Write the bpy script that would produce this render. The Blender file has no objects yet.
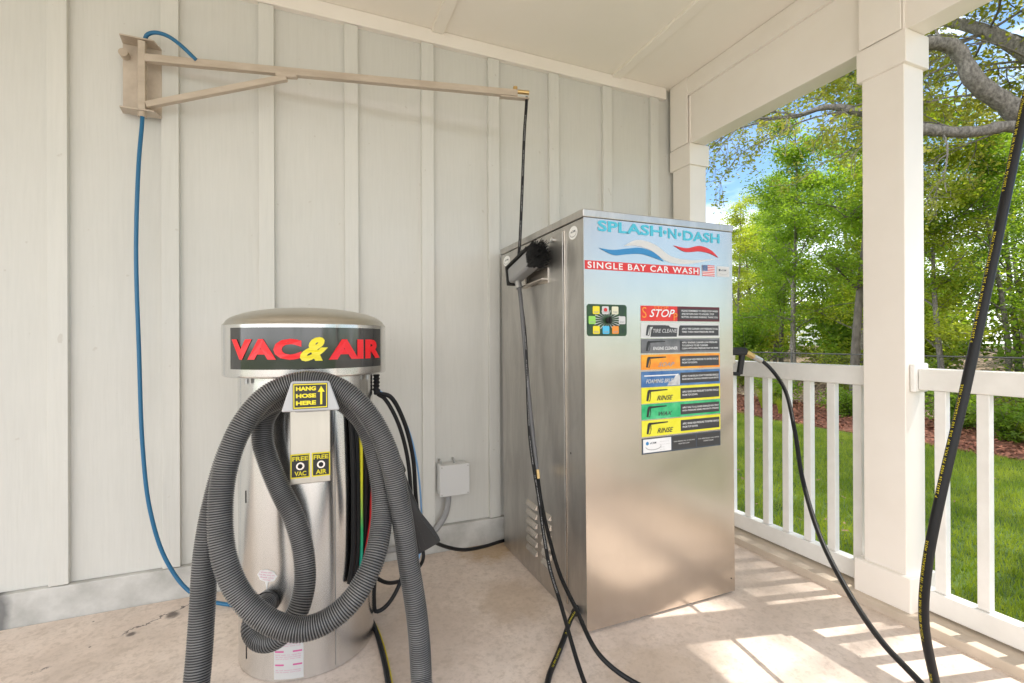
import bpy, math, random
import numpy as np
from mathutils import Vector, Matrix
R = math.radians
scene = bpy.context.scene
COL = scene.collection
random.seed(7)
rng = np.random.default_rng(7)

# ------------------------------------------------------------------ materials
def newmat(name):
    m = bpy.data.materials.new(name); m.use_nodes = True
    nt = m.node_tree; b = nt.nodes['Principled BSDF']
    return m, nt, b

def N(nt, typ, **kw):
    n = nt.nodes.new(typ)
    for k, v in kw.items():
        if k in n.inputs: n.inputs[k].default_value = v
        else: setattr(n, k, v)
    return n

def ramp(nt, src, stops):
    r = nt.nodes.new('ShaderNodeValToRGB')
    e = r.color_ramp.elements
    while len(e) > 1: e.remove(e[0])
    e[0].position = stops[0][0]; e[0].color = stops[0][1]
    for p, c in stops[1:]:
        k = e.new(p); k.color = c
    nt.links.new(src, r.inputs['Fac'])
    return r

def g(v): return (v, v, v, 1)

def coords(nt, scale=(1, 1, 1)):
    tc = nt.nodes.new('ShaderNodeTexCoord'); mp = nt.nodes.new('ShaderNodeMapping')
    mp.inputs['Scale'].default_value = scale
    nt.links.new(tc.outputs['Object'], mp.inputs['Vector'])
    return mp.outputs['Vector']

def mix(nt, fac, a, b, blend='MIX'):
    m = nt.nodes.new('ShaderNodeMix'); m.data_type = 'RGBA'; m.blend_type = blend
    for sock, v in ((m.inputs[0], fac), (m.inputs[6], a), (m.inputs[7], b)):
        if hasattr(v, 'is_linked') or hasattr(v, 'links'): nt.links.new(v, sock)
        else: sock.default_value = v
    return m.outputs[2]

def noise(nt, vec, scale, detail=4, rough=.5, dist=0):
    n = N(nt, 'ShaderNodeTexNoise', Scale=scale, Detail=detail, Roughness=rough, Distortion=dist)
    nt.links.new(vec, n.inputs['Vector']); return n.outputs['Fac']

def bump(nt, b, h, strength=.2, dist=.002):
    bp = N(nt, 'ShaderNodeBump', Strength=strength, Distance=dist)
    nt.links.new(h, bp.inputs['Height']); nt.links.new(bp.outputs['Normal'], b.inputs['Normal'])

def plain(name, c, rough=.5, metal=0, spec=.5):
    m, nt, b = newmat(name)
    b.inputs['Base Color'].default_value = (*c, 1); b.inputs['Roughness'].default_value = rough
    b.inputs['Metallic'].default_value = metal; b.inputs['Specular IOR Level'].default_value = spec
    return m

def varied(name, c1, c2, rough=.55, scale=6, metal=0, bmp=0, bscale=80, stretch=(1, 1, 1), spec=.5, bdist=.002):
    m, nt, b = newmat(name)
    v = coords(nt, stretch)
    f = noise(nt, v, scale, 5, .6)
    r = ramp(nt, f, [(.3, (*c1, 1)), (.7, (*c2, 1))])
    nt.links.new(r.outputs['Color'], b.inputs['Base Color'])
    b.inputs['Roughness'].default_value = rough; b.inputs['Metallic'].default_value = metal
    b.inputs['Specular IOR Level'].default_value = spec
    if bmp: bump(nt, b, noise(nt, v, bscale, 3 if bdist < .01 else 6, .5 if bdist < .01 else .75), bmp, bdist)
    return m

def siding_mat(c1, c2):
    m, nt, b = newmat('painted_fibre_cement')
    v = coords(nt, (1, 1, 1)); vs = coords(nt, (60, 60, 3.0))
    big = noise(nt, v, 1.6, 3); fine = noise(nt, vs, 1.5, 5, .6)
    sp = noise(nt, v, 26, 2, .4)
    c = ramp(nt, big, [(.3, (*c1, 1)), (.7, (*c2, 1))]).outputs['Color']
    c = mix(nt, ramp(nt, sp, [(.73, g(0)), (.77, g(.35))]).outputs['Color'], c, (.42, .38, .32, 1))
    c = mix(nt, ramp(nt, fine, [(.3, g(.08)), (.6, g(0))]).outputs['Color'], c, (.3, .3, .27, 1))
    nt.links.new(c, b.inputs['Base Color']); b.inputs['Roughness'].default_value = .6
    bump(nt, b, fine, .5, .002)
    vn = N(nt, 'ShaderNodeTexVoronoi', Scale=3.1, Randomness=1.0); nt.links.new(v, vn.inputs['Vector'])
    c = mix(nt, ramp(nt, vn.outputs['Distance'], [(.010, g(.8)), (.016, g(0))]).outputs['Color'], c, (.12, .09, .07, 1))
    dr = noise(nt, coords(nt, (9, 9, .8)), 1.0, 4, .6)
    c = mix(nt, ramp(nt, dr, [(.58, g(0)), (.8, g(.10))]).outputs['Color'], c, (.36, .34, .29, 1))
    nt.links.new(c, b.inputs['Base Color'])
    return m

def floor_mat():
    m, nt, b = newmat('worn_concrete')
    v = coords(nt)
    big = noise(nt, v, 1.1, 5, .6, .4); med = noise(nt, v, 5, 6, .65); fine = noise(nt, v, 90, 3); f3 = noise(nt, v, 38, 6, .7)
    c = ramp(nt, big, [(.32, (.63, .52, .44, 1)), (.5, (.74, .625, .54, 1)), (.68, (.82, .72, .635, 1))]).outputs['Color']
    c = mix(nt, ramp(nt, med, [(.35, g(.3)), (.55, g(0))]).outputs['Color'], c, (.40, .32, .26, 1))
    c = mix(nt, ramp(nt, med, [(.58, g(0)), (.75, g(.5))]).outputs['Color'], c, (.82, .74, .66, 1))
    c = mix(nt, ramp(nt, fine, [(.2, g(.25)), (.5, g(0))]).outputs['Color'], c, (.33, .28, .24, 1))
    c = mix(nt, ramp(nt, f3, [(.36, g(.45)), (.50, g(0))]).outputs['Color'], c, (.45, .36, .29, 1))
    # hairline crack near the wall, a rusty water stain at the cabinet and small black chips
    geo = nt.nodes.new('ShaderNodeNewGeometry'); sx = nt.nodes.new('ShaderNodeSeparateXYZ'); nt.links.new(geo.outputs['Position'], sx.inputs[0])
    def mth(op, a, b_=None):
        k = nt.nodes.new('ShaderNodeMath'); k.operation = op
        for i_, q in enumerate((a, b_)):
            if q is None: continue
            if hasattr(q, 'links'): nt.links.new(q, k.inputs[i_])
            else: k.inputs[i_].default_value = q
        return k.outputs[0]
    n1 = noise(nt, geo.outputs['Position'], 14, 5, .7); n2 = noise(nt, geo.outputs['Position'], 7, 3, .6)
    ln = mth('ABSOLUTE', mth('SUBTRACT', mth('SUBTRACT', sx.outputs['Y'], mth('MULTIPLY', sx.outputs['X'], .75)), mth('ADD', mth('MULTIPLY', n1, .16), 2.90)))
    ck = ramp(nt, ln, [(.0, g(1)), (.0035, g(.9)), (.007, g(0))]).outputs['Color']
    gate = ramp(nt, n2, [(.46, g(0)), (.53, g(1))]).outputs['Color']
    xr = mth('MULTIPLY', mth('LESS_THAN', sx.outputs['X'], -.45), mth('GREATER_THAN', sx.outputs['X'], -1.25))
    c = mix(nt, mth('MULTIPLY', mix(nt, 1.0, ck, gate, 'MULTIPLY'), xr), c, (.10, .08, .075, 1))
    def blob(cx_, cy_, r_, col, k_):
        dx = mth('SUBTRACT', sx.outputs['X'], cx_); dy = mth('SUBTRACT', sx.outputs['Y'], cy_)
        dd = mth('ADD', mth('SQRT', mth('ADD', mth('MULTIPLY', dx, dx), mth('MULTIPLY', dy, dy))), mth('MULTIPLY', mth('SUBTRACT', n1, .5), r_ * 1.6))
        return mix(nt, ramp(nt, dd, [(r_ * .5, g(k_)), (r_, g(0))]).outputs['Color'], c, col)
    c = blob(.93, 2.60, .20, (.42, .25, .08, 1), .6)
    c = blob(.86, 2.05, .22, (.44, .31, .18, 1), .35)
    c = blob(-.58, 2.52, .035, (.12, .10, .09, 1), .9)
    c = blob(-.70, 2.42, .02, (.10, .08, .07, 1), .9)
    c = blob(.45, 1.95, .3, (.46, .36, .28, 1), .4)
    c = blob(1.15, 1.35, .25, (.50, .38, .27, 1), .4)
    vo = N(nt, 'ShaderNodeTexVoronoi', Scale=9.0, Randomness=1.0); nt.links.new(v, vo.inputs['Vector'])
    spk = ramp(nt, vo.outputs['Distance'], [(.028, g(1)), (.045, g(0))]).outputs['Color']
    msk = ramp(nt, noise(nt, v, 2.7, 2), [(.52, g(0)), (.56, g(1))]).outputs['Color']
    c = mix(nt, mix(nt, 1.0, spk, msk, 'MULTIPLY'), c, (.10, .08, .07, 1))
    nt.links.new(c, b.inputs['Base Color'])
    rr = ramp(nt, med, [(.3, g(.5)), (.7, g(.72))]); nt.links.new(rr.outputs['Color'], b.inputs['Roughness'])
    bump(nt, b, fine, .2, .002)
    return m

def steel_mat(name, c=(.62, .61, .59), rough=.27, streak=(160, 160, 2.5), dirt=0.0, aniso=.5, wav=.0, rot=0.0):
    m, nt, b = newmat(name)
    vs = coords(nt, streak); v = coords(nt)
    f = noise(nt, vs, 1.0, 4, .6); big = noise(nt, v, 2.3, 5, .6)
    med = noise(nt, coords(nt, (9, 9, 2)), 1.2, 6, .7, .6)
    base = ramp(nt, big, [(.3, (*[x * .93 for x in c], 1)), (.7, (*c, 1))]).outputs['Color']
    if dirt:
        base = mix(nt, ramp(nt, med, [(.42, g(dirt)), (.62, g(0))]).outputs['Color'], base, (.22, .21, .21, 1))
    nt.links.new(base, b.inputs['Base Color'])
    b.inputs['Metallic'].default_value = 1.0
    rr = ramp(nt, mix(nt, .5, f, med), [(.3, g(rough * .92)), (.7, g(rough * 1.08 + dirt * .15))])
    nt.links.new(rr.outputs['Color'], b.inputs['Roughness'])
    b.inputs['Anisotropic'].default_value = aniso; b.inputs['Anisotropic Rotation'].default_value = rot
    b1 = N(nt, 'ShaderNodeBump', Strength=.06, Distance=.001); nt.links.new(f, b1.inputs['Height']); b1.inputs['Strength'].default_value = .03
    if wav:
        wv = noise(nt, coords(nt, (1.2, 1.2, 2.2)), 1.5, 2, .4)
        b2 = N(nt, 'ShaderNodeBump', Strength=wav, Distance=.02); nt.links.new(wv, b2.inputs['Height'])
        nt.links.new(b1.outputs['Normal'], b2.inputs['Normal']); nt.links.new(b2.outputs['Normal'], b.inputs['Normal'])
    else:
        nt.links.new(b1.outputs['Normal'], b.inputs['Normal'])
    return m

def leaf_mat(name, c1, c2, trans=.45):
    m, nt, b = newmat(name)
    v = coords(nt)
    f = noise(nt, v, 1.3, 3); f2 = noise(nt, v, 14, 1)
    c = ramp(nt, mix(nt, .45, f, f2), [(.35, (*c1, 1)), (.65, (*c2, 1))]).outputs['Color']
    nt.links.new(c, b.inputs['Base Color']); b.inputs['Roughness'].default_value = .45
    b.inputs['Specular IOR Level'].default_value = .35
    tr = nt.nodes.new('ShaderNodeBsdfTranslucent')
    c2n = mix(nt, 1.0, c, (1.55, 1.5, .55, 1), 'MULTIPLY')
    nt.links.new(c2n, tr.inputs['Color'])
    ms = nt.nodes.new('ShaderNodeMixShader'); ms.inputs[0].default_value = trans
    nt.links.new(b.outputs[0], ms.inputs[1]); nt.links.new(tr.outputs[0], ms.inputs[2])
    nt.links.new(ms.outputs[0], nt.nodes['Material Output'].inputs['Surface'])
    return m

M = {}
M['siding'] = siding_mat((.605, .598, .56), (.645, .638, .60))
M['batten'] = siding_mat((.635, .628, .59), (.67, .663, .62))
M['floor'] = floor_mat()
M['trim'] = varied('warm_white_trim_paint', (.83, .775, .71), (.87, .82, .76), .5, 3, bmp=.05, bscale=60)
M['ceil'] = varied('cream_ceiling_paint', (.87, .82, .735), (.90, .85, .77), .65, 1.5, bmp=.05, bscale=120)
M['rail'] = varied('white_vinyl', (.76, .745, .71), (.84, .825, .795), .38, 9)
M['curb_c'] = varied('pale_concrete', (.40, .395, .37), (.64, .63, .60), .8, 7, bmp=.5, bscale=40)
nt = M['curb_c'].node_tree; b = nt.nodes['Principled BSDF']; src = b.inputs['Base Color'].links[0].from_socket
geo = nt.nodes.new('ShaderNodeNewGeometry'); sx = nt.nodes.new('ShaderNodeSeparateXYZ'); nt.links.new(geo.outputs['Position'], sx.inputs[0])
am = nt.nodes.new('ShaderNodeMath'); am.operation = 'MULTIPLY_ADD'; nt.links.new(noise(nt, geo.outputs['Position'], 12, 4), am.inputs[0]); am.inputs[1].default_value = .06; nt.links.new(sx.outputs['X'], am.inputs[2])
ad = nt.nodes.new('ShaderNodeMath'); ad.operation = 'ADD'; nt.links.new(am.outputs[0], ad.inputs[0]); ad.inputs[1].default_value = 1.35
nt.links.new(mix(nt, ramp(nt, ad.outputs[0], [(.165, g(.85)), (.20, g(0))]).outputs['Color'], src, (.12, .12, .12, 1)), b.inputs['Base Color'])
M['curb_f'] = varied('tan_concrete', (.50, .42, .33), (.6, .51, .42), .75, 9, bmp=.2, bscale=70)
M['steel'] = steel_mat('brushed_steel_front', (.66, .60, .535), .25, (500, 500, 8), 0.04, .2, .16)
M['steel_side'] = steel_mat('weathered_steel_side', (.61, .59, .56), .40, (300, 300, 2), .28, .2, .05)
M['steel_vac'] = steel_mat('polished_steel_drum', (.78, .775, .76), .24, (60, 60, 1), 0.06, .85, .02, .25)
M['steel_dome'] = steel_mat('dull_steel_lid', (.60, .575, .52), .33, (60, 60, 60), .1, 0, .02)
M['boom'] = varied('primed_tube_steel', (.41, .335, .26), (.54, .46, .37), .5, 5, bmp=.15, stretch=(.6, 4, 4))
M['bracket'] = varied('bracket_plate_steel', (.42, .35, .28), (.60, .52, .43), .45, 9, .35)
M['galv'] = plain('grey_steel', (.45, .45, .44), .4, .8)
M['ribhose'] = plain('black_hose_groove', (.016, .016, .017), .45, 0, .4); M['ribridge'] = varied('lit_scuffed_hose_rib', (.09, .09, .092), (.22, .217, .213), .3, 7)  # gloss light on the ribs painted in as lighter grey; mottling is scuffing
M['black'] = plain('black_rubber', (.012, .012, .013), .45, 0, .25)
M['blackmat'] = plain('matt_black', (.012, .012, .012), .7)
M['nozzle'] = plain('black_nozzle_plastic', (.022, .022, .023), .38)
M['blue'] = plain('blue_air_line', (.012, .13, .27), .35)
M['ltblue'] = plain('pale_blue_tube', (.16, .32, .55), .3)
M['red'] = plain('red_hose_rubber', (.62, .02, .025), .4)
M['brass'] = plain('brass', (.62, .44, .2), .3, 1)
M['greyplastic'] = plain('light_grey_plastic', (.64, .64, .63), .45)
M['conduit'] = plain('grey_conduit', (.30, .30, .30), .5)
M['pl_grey'] = plain('grey_cast_holder', (.50, .50, .51), .4)
M['dkgrey'] = plain('dark_grey_tube', (.11, .11, .115), .4)
M['lens'] = plain('clear_chrome', (.7, .7, .7), .12, 1)
# print inks
INK = dict(red=(.62, .03, .03), yellow=(.80, .66, .02), black=(.022, .022, .022), white=(.78, .78, .78), cyan=(.07, .47, .62), blue=(.03, .22, .48),
           dgrey=(.045, .045, .047), grey=(.33, .33, .33), orange=(.80, .27, .03), lemon=(.74, .72, .02), green=(.01, .42, .14), navy=(.02, .085, .24),
           slate=(.055, .07, .095), lgrey=(.5, .5, .5), dgreen=(.015, .06, .02), lime=(.28, .62, .1), sky=(.08, .48, .75), cream=(.70, .68, .5),
           pink=(.60, .12, .3), maroon=(.10, .015, .02), vred=(.85, .012, .02), vyel=(.85, .72, .02), palegrey=(.60, .60, .59))
for k, c in INK.items(): M['ink_' + k] = plain('ink_' + k, c, .28 if k in ('vred', 'vyel') else .42)
M['band'] = plain('glossy_black_band', (.03, .03, .03), .09, 0, .9)
m, nt, b = newmat('yellow_green_stripe')
tc = nt.nodes.new('ShaderNodeTexCoord'); sx = nt.nodes.new('ShaderNodeSeparateXYZ'); nt.links.new(tc.outputs['Generated'], sx.inputs[0])
nt.links.new(ramp(nt, sx.outputs['Z'], [(.0, (.0, .35, .35, 1)), (.3, (.02, .42, .12, 1)), (.6, (.75, .72, .02, 1)), (1, (.8, .6, .02, 1))]).outputs['Color'], b.inputs['Base Color'])
M['stripe'] = m

def mottled(name, c1, c2, sc=18):
    return varied(name, c1, c2, .42, sc)
M['m_orange'] = mottled('ink_orange_mottled', (.78, .20, .02), (.85, .42, .03))
M['m_green'] = mottled('ink_green_mottled', (.0, .36, .12), (.10, .55, .25))
M['m_blue'] = mottled('ink_blue_mottled', (.02, .10, .30), (.12, .25, .45))
M['m_lemon'] = mottled('ink_lemon_mottled', (.74, .68, .02), (.80, .76, .06))
M['m_red'] = mottled('ink_red_mottled', (.62, .02, .02), (.72, .05, .03))
M['m_grey'] = mottled('ink_grey_mottled', (.10, .105, .11), (.2, .2, .21))
M['m_pale'] = mottled('ink_pale_mottled', (.35, .35, .35), (.75, .75, .75), 24)
M['m_key'] = mottled('ink_dark_green_mottled', (.008, .03, .02), (.03, .09, .02), 40)

# outdoors
def lawn_mat():
    m, nt, b = newmat('lawn_turf')
    v = coords(nt); a = noise(nt, v, .7, 4); c = noise(nt, v, 30, 4)
    col = ramp(nt, mix(nt, .5, a, c), [(.3, (.045, .085, .012, 1)), (.6, (.10, .16, .025, 1))]).outputs['Color']
    nt.links.new(col, b.inputs['Base Color']); b.inputs['Roughness'].default_value = .9
    bump(nt, b, c, .6, .02)
    return m
M['lawn'] = lawn_mat()
M['blade'] = leaf_mat('grass_blade', (.13, .22, .02), (.34, .40, .06), .42)
M['mulch'] = varied('red_brown_mulch', (.10, .035, .02), (.26, .10, .06), .9, 30, bmp=.8, bscale=50)
M['litter'] = varied('leaf_litter_soil', (.20, .13, .09), (.42, .31, .23), .95, 12, bmp=.6, bscale=30)
M['chipA'] = varied('mulch_chip', (.12, .035, .02), (.36, .15, .09), .9, 3)
M['chipB'] = varied('dry_leaf', (.30, .19, .12), (.58, .45, .33), .9, 3)
M['mulchleaf'] = plain('brown_leaf', (.22, .14, .07), .8)
M['bark'] = varied('grey_bark', (.10, .09, .08), (.34, .31, .28), .9, 30, bmp=1, bscale=17, stretch=(1, 1, .6), bdist=.05)
M['barkd'] = varied('dark_bark', (.07, .06, .05), (.17, .15, .125), .9, 18, bmp=.8, bscale=24, stretch=(1, 1, .3))
M['leafA'] = leaf_mat('leaf_mid_green', (.14, .25, .035), (.28, .40, .065), .62)
M['leafB'] = leaf_mat('leaf_yellow_green', (.25, .33, .04), (.44, .48, .09), .62)
M['leafC'] = leaf_mat('leaf_deep_green', (.12, .22, .03), (.25, .36, .06), .62)
M['leafO'] = leaf_mat('leaf_oak_spring', (.20, .26, .04), (.38, .36, .10), .45)
M['fencem'] = plain('dark_chain_link', (.09, .09, .085), .5, .3)
M['drive'] = varied('driveway_concrete', (.46, .42, .37), (.55, .51, .45), .85, 2, bmp=.2)
M['roofm'] = plain('dark_shingle', (.12, .115, .11), .9)
M['stucco'] = varied('pale_stucco', (.72, .70, .66), (.80, .78, .74), .85, 2, bmp=.2)
M['hwall'] = plain('white_siding_far', (.7, .7, .68), .7)

# ------------------------------------------------------------------ objects
ORI = {}
def tag(o, label=None, cat=None, group=None, kind=None):
    if label: o['label'] = label
    if cat: o['category'] = cat
    if group: o['group'] = group
    if kind: o['kind'] = kind
    return o

def thing(name, label, cat, loc=(0, 0, 0), group=None):
    o = bpy.data.objects.new(name, None); COL.objects.link(o); o.location = loc
    o.empty_display_size = .1
    tag(o, label, cat, group); ORI[o] = Vector(loc)
    return o

def origin(p):
    while p is not None:
        if p in ORI: return ORI[p]
        p = p.parent
    return Vector((0, 0, 0))

def spline(pts, ds=None, n=None):
    P = [Vector(p) for p in pts]
    P = [P[0] * 2 - P[1]] + P + [P[-1] * 2 - P[-2]]
    out = []
    for i in range(1, len(P) - 2):
        p0, p1, p2, p3 = P[i - 1:i + 3]
        # centripetal catmull-rom
        t0 = 0; t1 = t0 + max((p1 - p0).length, 1e-6) ** .5; t2 = t1 + max((p2 - p1).length, 1e-6) ** .5; t3 = t2 + max((p3 - p2).length, 1e-6) ** .5
        k = 24
        for j in range(k):
            t = t1 + (t2 - t1) * j / k
            A1 = p0 * ((t1 - t) / (t1 - t0)) + p1 * ((t - t0) / (t1 - t0))
            A2 = p1 * ((t2 - t) / (t2 - t1)) + p2 * ((t - t1) / (t2 - t1))
            A3 = p2 * ((t3 - t) / (t3 - t2)) + p3 * ((t - t2) / (t3 - t2))
            B1 = A1 * ((t2 - t) / (t2 - t0)) + A2 * ((t - t0) / (t2 - t0))
            B2 = A2 * ((t3 - t) / (t3 - t1)) + A3 * ((t - t1) / (t3 - t1))
            out.append(B1 * ((t2 - t) / (t2 - t1)) + B2 * ((t - t1) / (t2 - t1)))
    out.append(P[-2])
    A = np.array([list(q) for q in out])
    seg = np.linalg.norm(np.diff(A, axis=0), axis=1); s = np.concatenate([[0], np.cumsum(seg)])
    L = s[-1]
    if ds: n = max(2, int(L / ds) + 1)
    tt = np.linspace(0, L, n)
    return np.stack([np.interp(tt, s, A[:, k]) for k in range(3)], 1), L

def frames(A):
    T = np.gradient(A, axis=0); T /= np.linalg.norm(T, axis=1)[:, None] + 1e-12
    up = np.array([0, 0, 1.]) if abs(T[0][2]) < .9 else np.array([1., 0, 0])
    n = up - T[0] * (up @ T[0]); n /= np.linalg.norm(n)
    Ns = [n]
    for i in range(1, len(A)):
        n = Ns[-1] - T[i] * (Ns[-1] @ T[i]); n /= np.linalg.norm(n) + 1e-12; Ns.append(n)
    Ns = np.array(Ns); Bs = np.cross(T, Ns)
    return T, Ns, Bs

class MB:
    def __init__(s): s.v = []; s.f = []; s.n = 0
    def add(s, v, f):
        v = [tuple(map(float, q)) for q in v]
        s.v += v; s.f += [tuple(int(i) + s.n for i in q) for q in f]; s.n += len(v); return s
    def box(s, x0, x1, y0, y1, z0, z1):
        return s.add([(x0, y0, z0), (x1, y0, z0), (x1, y1, z0), (x0, y1, z0), (x0, y0, z1), (x1, y0, z1), (x1, y1, z1), (x0, y1, z1)],
                     [(0, 3, 2, 1), (4, 5, 6, 7), (0, 1, 5, 4), (1, 2, 6, 5), (2, 3, 7, 6), (3, 0, 4, 7)])
    def hexa(s, P): return s.add(P, [(0, 3, 2, 1), (4, 5, 6, 7), (0, 1, 5, 4), (1, 2, 6, 5), (2, 3, 7, 6), (3, 0, 4, 7)])
    def bar(s, a, b, w, h, up=(0, 0, 1)):
        a = Vector(a); b = Vector(b); d = (b - a).normalized(); sd = d.cross(Vector(up)).normalized(); u = sd.cross(d)
        P = []
        for c in (a, b):
            P += [c - sd * w / 2 - u * h / 2, c + sd * w / 2 - u * h / 2, c + sd * w / 2 + u * h / 2, c - sd * w / 2 + u * h / 2]
        return s.add(P, [(0, 3, 2, 1), (4, 5, 6, 7), (0, 1, 5, 4), (1, 2, 6, 5), (2, 3, 7, 6), (3, 0, 4, 7)])
    def tube(s, A, r, seg=12, cap=True):
        A = np.asarray(A, float); r = np.broadcast_to(np.asarray(r, float), (len(A),))
        T, Nn, B = frames(A); th = np.linspace(0, 2 * np.pi, seg, endpoint=False)
        ring = A[:, None, :] + r[:, None, None] * (np.cos(th)[None, :, None] * Nn[:, None, :] + np.sin(th)[None, :, None] * B[:, None, :])
        v = ring.reshape(-1, 3); f = []
        for i in range(len(A) - 1):
            a = i * seg
            for j in range(seg):
                k = (j + 1) % seg
                f.append((a + j, a + k, a + seg + k, a + seg + j))
        if cap: f.append(tuple(range(seg - 1, -1, -1))); f.append(tuple(range((len(A) - 1) * seg, len(A) * seg)))
        return s.add(v, f)
    def cyl(s, a, b, r, seg=16, r2=None):
        return s.tube([a, b], [r, r if r2 is None else r2], seg)
    def lathe(s, c, prof, seg=96, a0=0, a1=360):
        full = (a1 - a0) >= 360; n = seg if full else seg + 1
        for_ang = [R(a0 + (a1 - a0) * k / seg) for k in range(n)]
        v = []; f = []
        for (r, z) in prof:
            for a in for_ang: v.append((c[0] + r * math.sin(a), c[1] - r * math.cos(a), z))
        for i in range(len(prof) - 1):
            for j in range(n if full else n - 1):
                k = (j + 1) % n
                f.append((i * n + j, i * n + k, (i + 1) * n + k, (i + 1) * n + j))
        return s.add(v, f)
    def loft(s, rings):
        n = len(rings[0]); v = [q for r in rings for q in r]; f = []
        for i in range(len(rings) - 1):
            for j in range(n):
                k = (j + 1) % n; f.append((i * n + j, i * n + k, (i + 1) * n + k, (i + 1) * n + j))
        f.append(tuple(range(n - 1, -1, -1))); f.append(tuple(range((len(rings) - 1) * n, len(rings) * n)))
        return s.add(v, f)
    def prism(s, poly, mp, d0, d1):     # poly 2D, mp(u,v,d)->3D
        n = len(poly); v = [mp(u, w, d0) for u, w in poly] + [mp(u, w, d1) for u, w in poly]
        f = [tuple(range(n - 1, -1, -1)), tuple(range(n, 2 * n))] + [(j, (j + 1) % n, n + (j + 1) % n, n + j) for j in range(n)]
        return s.add(v, f)
    def build(s, name, mat, parent=None, bevel=0, smooth=False, seg=2, **kw):
        o0 = origin(parent) if parent is not None else Vector((0, 0, 0))
        loc = None
        if parent is None and s.v:
            A = np.array(s.v); loc = Vector(((A[:, 0].min() + A[:, 0].max()) / 2, (A[:, 1].min() + A[:, 1].max()) / 2, A[:, 2].min())); o0 = loc
        me = bpy.data.meshes.new(name)
        me.from_pydata([(x - o0.x, y - o0.y, z - o0.z) for x, y, z in s.v], [], s.f)
        me.materials.append(M[mat] if isinstance(mat, str) else mat)
        ob = bpy.data.objects.new(name, me); COL.objects.link(ob)
        if loc is not None: ob.location = loc
        if parent is not None: ob.parent = parent
        if smooth: me.polygons.foreach_set('use_smooth', [True] * len(me.polygons))
        if bevel:
            bv = ob.modifiers.new('bevel', 'BEVEL'); bv.width = bevel; bv.segments = seg; bv.limit_method = 'ANGLE'; bv.angle_limit = R(40)
            me.polygons.foreach_set('use_smooth', [True] * len(me.polygons)); bv.harden_normals = True
        elif smooth:
            try: me.set_sharp_from_angle(angle=R(42))
            except Exception: pass
        me.update()
        tag(ob, **kw)
        return ob

def boxo(name, mat, parent, *b, bevel=0, **kw): return MB().box(*b).build(name, mat, parent, bevel, **kw)

# ---- text -------------------------------------------------------------------
TC = {}
def glyphs(s, bold=0.0, shear=0.0, spacing=1.0):
    key = (s, bold, shear, spacing)
    if key not in TC:
        cu = bpy.data.curves.new('t', 'FONT'); cu.body = s; cu.offset = bold; cu.shear = shear; cu.resolution_u = 3; cu.space_character = spacing
        cu.fill_mode = 'FRONT' if hasattr(cu, 'fill_mode') else cu.fill_mode
        ob = bpy.data.objects.new('t', cu); COL.objects.link(ob)
        dg = bpy.context.evaluated_depsgraph_get(); dg.update()
        me = bpy.data.meshes.new_from_object(ob.evaluated_get(dg))
        V = np.array([v.co[:2] for v in me.vertices]); F = [tuple(p.vertices) for p in me.polygons]
        bpy.data.objects.remove(ob); bpy.data.curves.remove(cu); bpy.data.meshes.remove(me)
        mn = V.min(0); mx = V.max(0)
        TC[key] = ((V - mn) / (mx - mn), F, (mx - mn))
    return TC[key]

def put_text(mb, s, fit, mp, **kw):
    """fit=(u0,v0,u1,v1); mp(u,v)->3D"""
    V, F, sz = glyphs(s, **kw)
    u0, v0, u1, v1 = fit
    mb.add([mp(u0 + (u1 - u0) * a, v0 + (v1 - v0) * b_) for a, b_ in V], F)
    return mb

# =================================================================== SETTING
SUN = Vector((1, -.23, 1.78)).normalized()
FX = 2.30
MB().box(-7, FX, -1.5, 2.665, -.15, 0).build('porch_floor', 'floor', kind='structure')
MB().box(FX, 2.56, -1.5, 2.665, -.16, .04).build('floor_kerb', 'curb_f', bevel=.006, kind='structure')
# ground sheet, driveway
gm = MB(); gm.add([(-160, -160, -.17), (240, -160, -.17), (240, 240, -.17), (-160, 240, -.17)], [(0, 1, 2, 3)])
gm.build('lawn', 'lawn', kind='structure')
MB().box(-14, 6, -16, -1.52, -.16, -.03).build('driveway', 'drive', kind='structure')
MB().box(7.35, 9.9, -6, 16, -.18, -.155).build('mulch_bed', 'mulch', kind='structure')
# rising litter-covered ground beyond the fence
v = []; f = []
nx, ny = 26, 40
for i in range(nx):
    for j in range(ny):
        x = 9.9 + i * .9; y = -12 + j * 1.2
        v.append((x, y, -.165 + min(1.0, max(0, (x - 10.2) * .10)) * 1.0 + .05 * math.sin(x * 1.7 + y) * min(1, i / 3)))
for i in range(nx - 1):
    for j in range(ny - 1): f.append((i * ny + j, (i + 1) * ny + j, (i + 1) * ny + j + 1, i * ny + j + 1))
MB().add(v, f).build('wood_floor', 'litter', smooth=True, kind='structure')

# =================================================================== WALL
WY = 2.70
wall = thing('board_and_batten_wall', 'grey-green board and batten wall behind the vacuum and the steel cabinet', 'wall', (0, WY, 0))
boxo('siding', 'siding', wall, -7, 2.56, WY, WY + .12, .145, 2.985)
bx = [-1.066 - .4065 * k for k in range(14, 0, -1)] + [-1.066, -.655, -.251, .155, .568, .969, 1.378, 1.779, 2.169]
for x in bx: boxo('batten', 'batten', wall, x, x + .07, WY - .026, WY + .002, .147, 2.9035, bevel=.002)
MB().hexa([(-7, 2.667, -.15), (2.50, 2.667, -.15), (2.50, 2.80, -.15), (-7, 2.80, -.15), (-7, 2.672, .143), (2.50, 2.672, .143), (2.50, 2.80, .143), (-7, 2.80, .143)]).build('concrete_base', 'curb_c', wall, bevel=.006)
boxo('frieze_board', 'trim', wall, -4.6, 2.30, WY - .034, WY + .002, 2.905, 2.984, bevel=.003)

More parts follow.
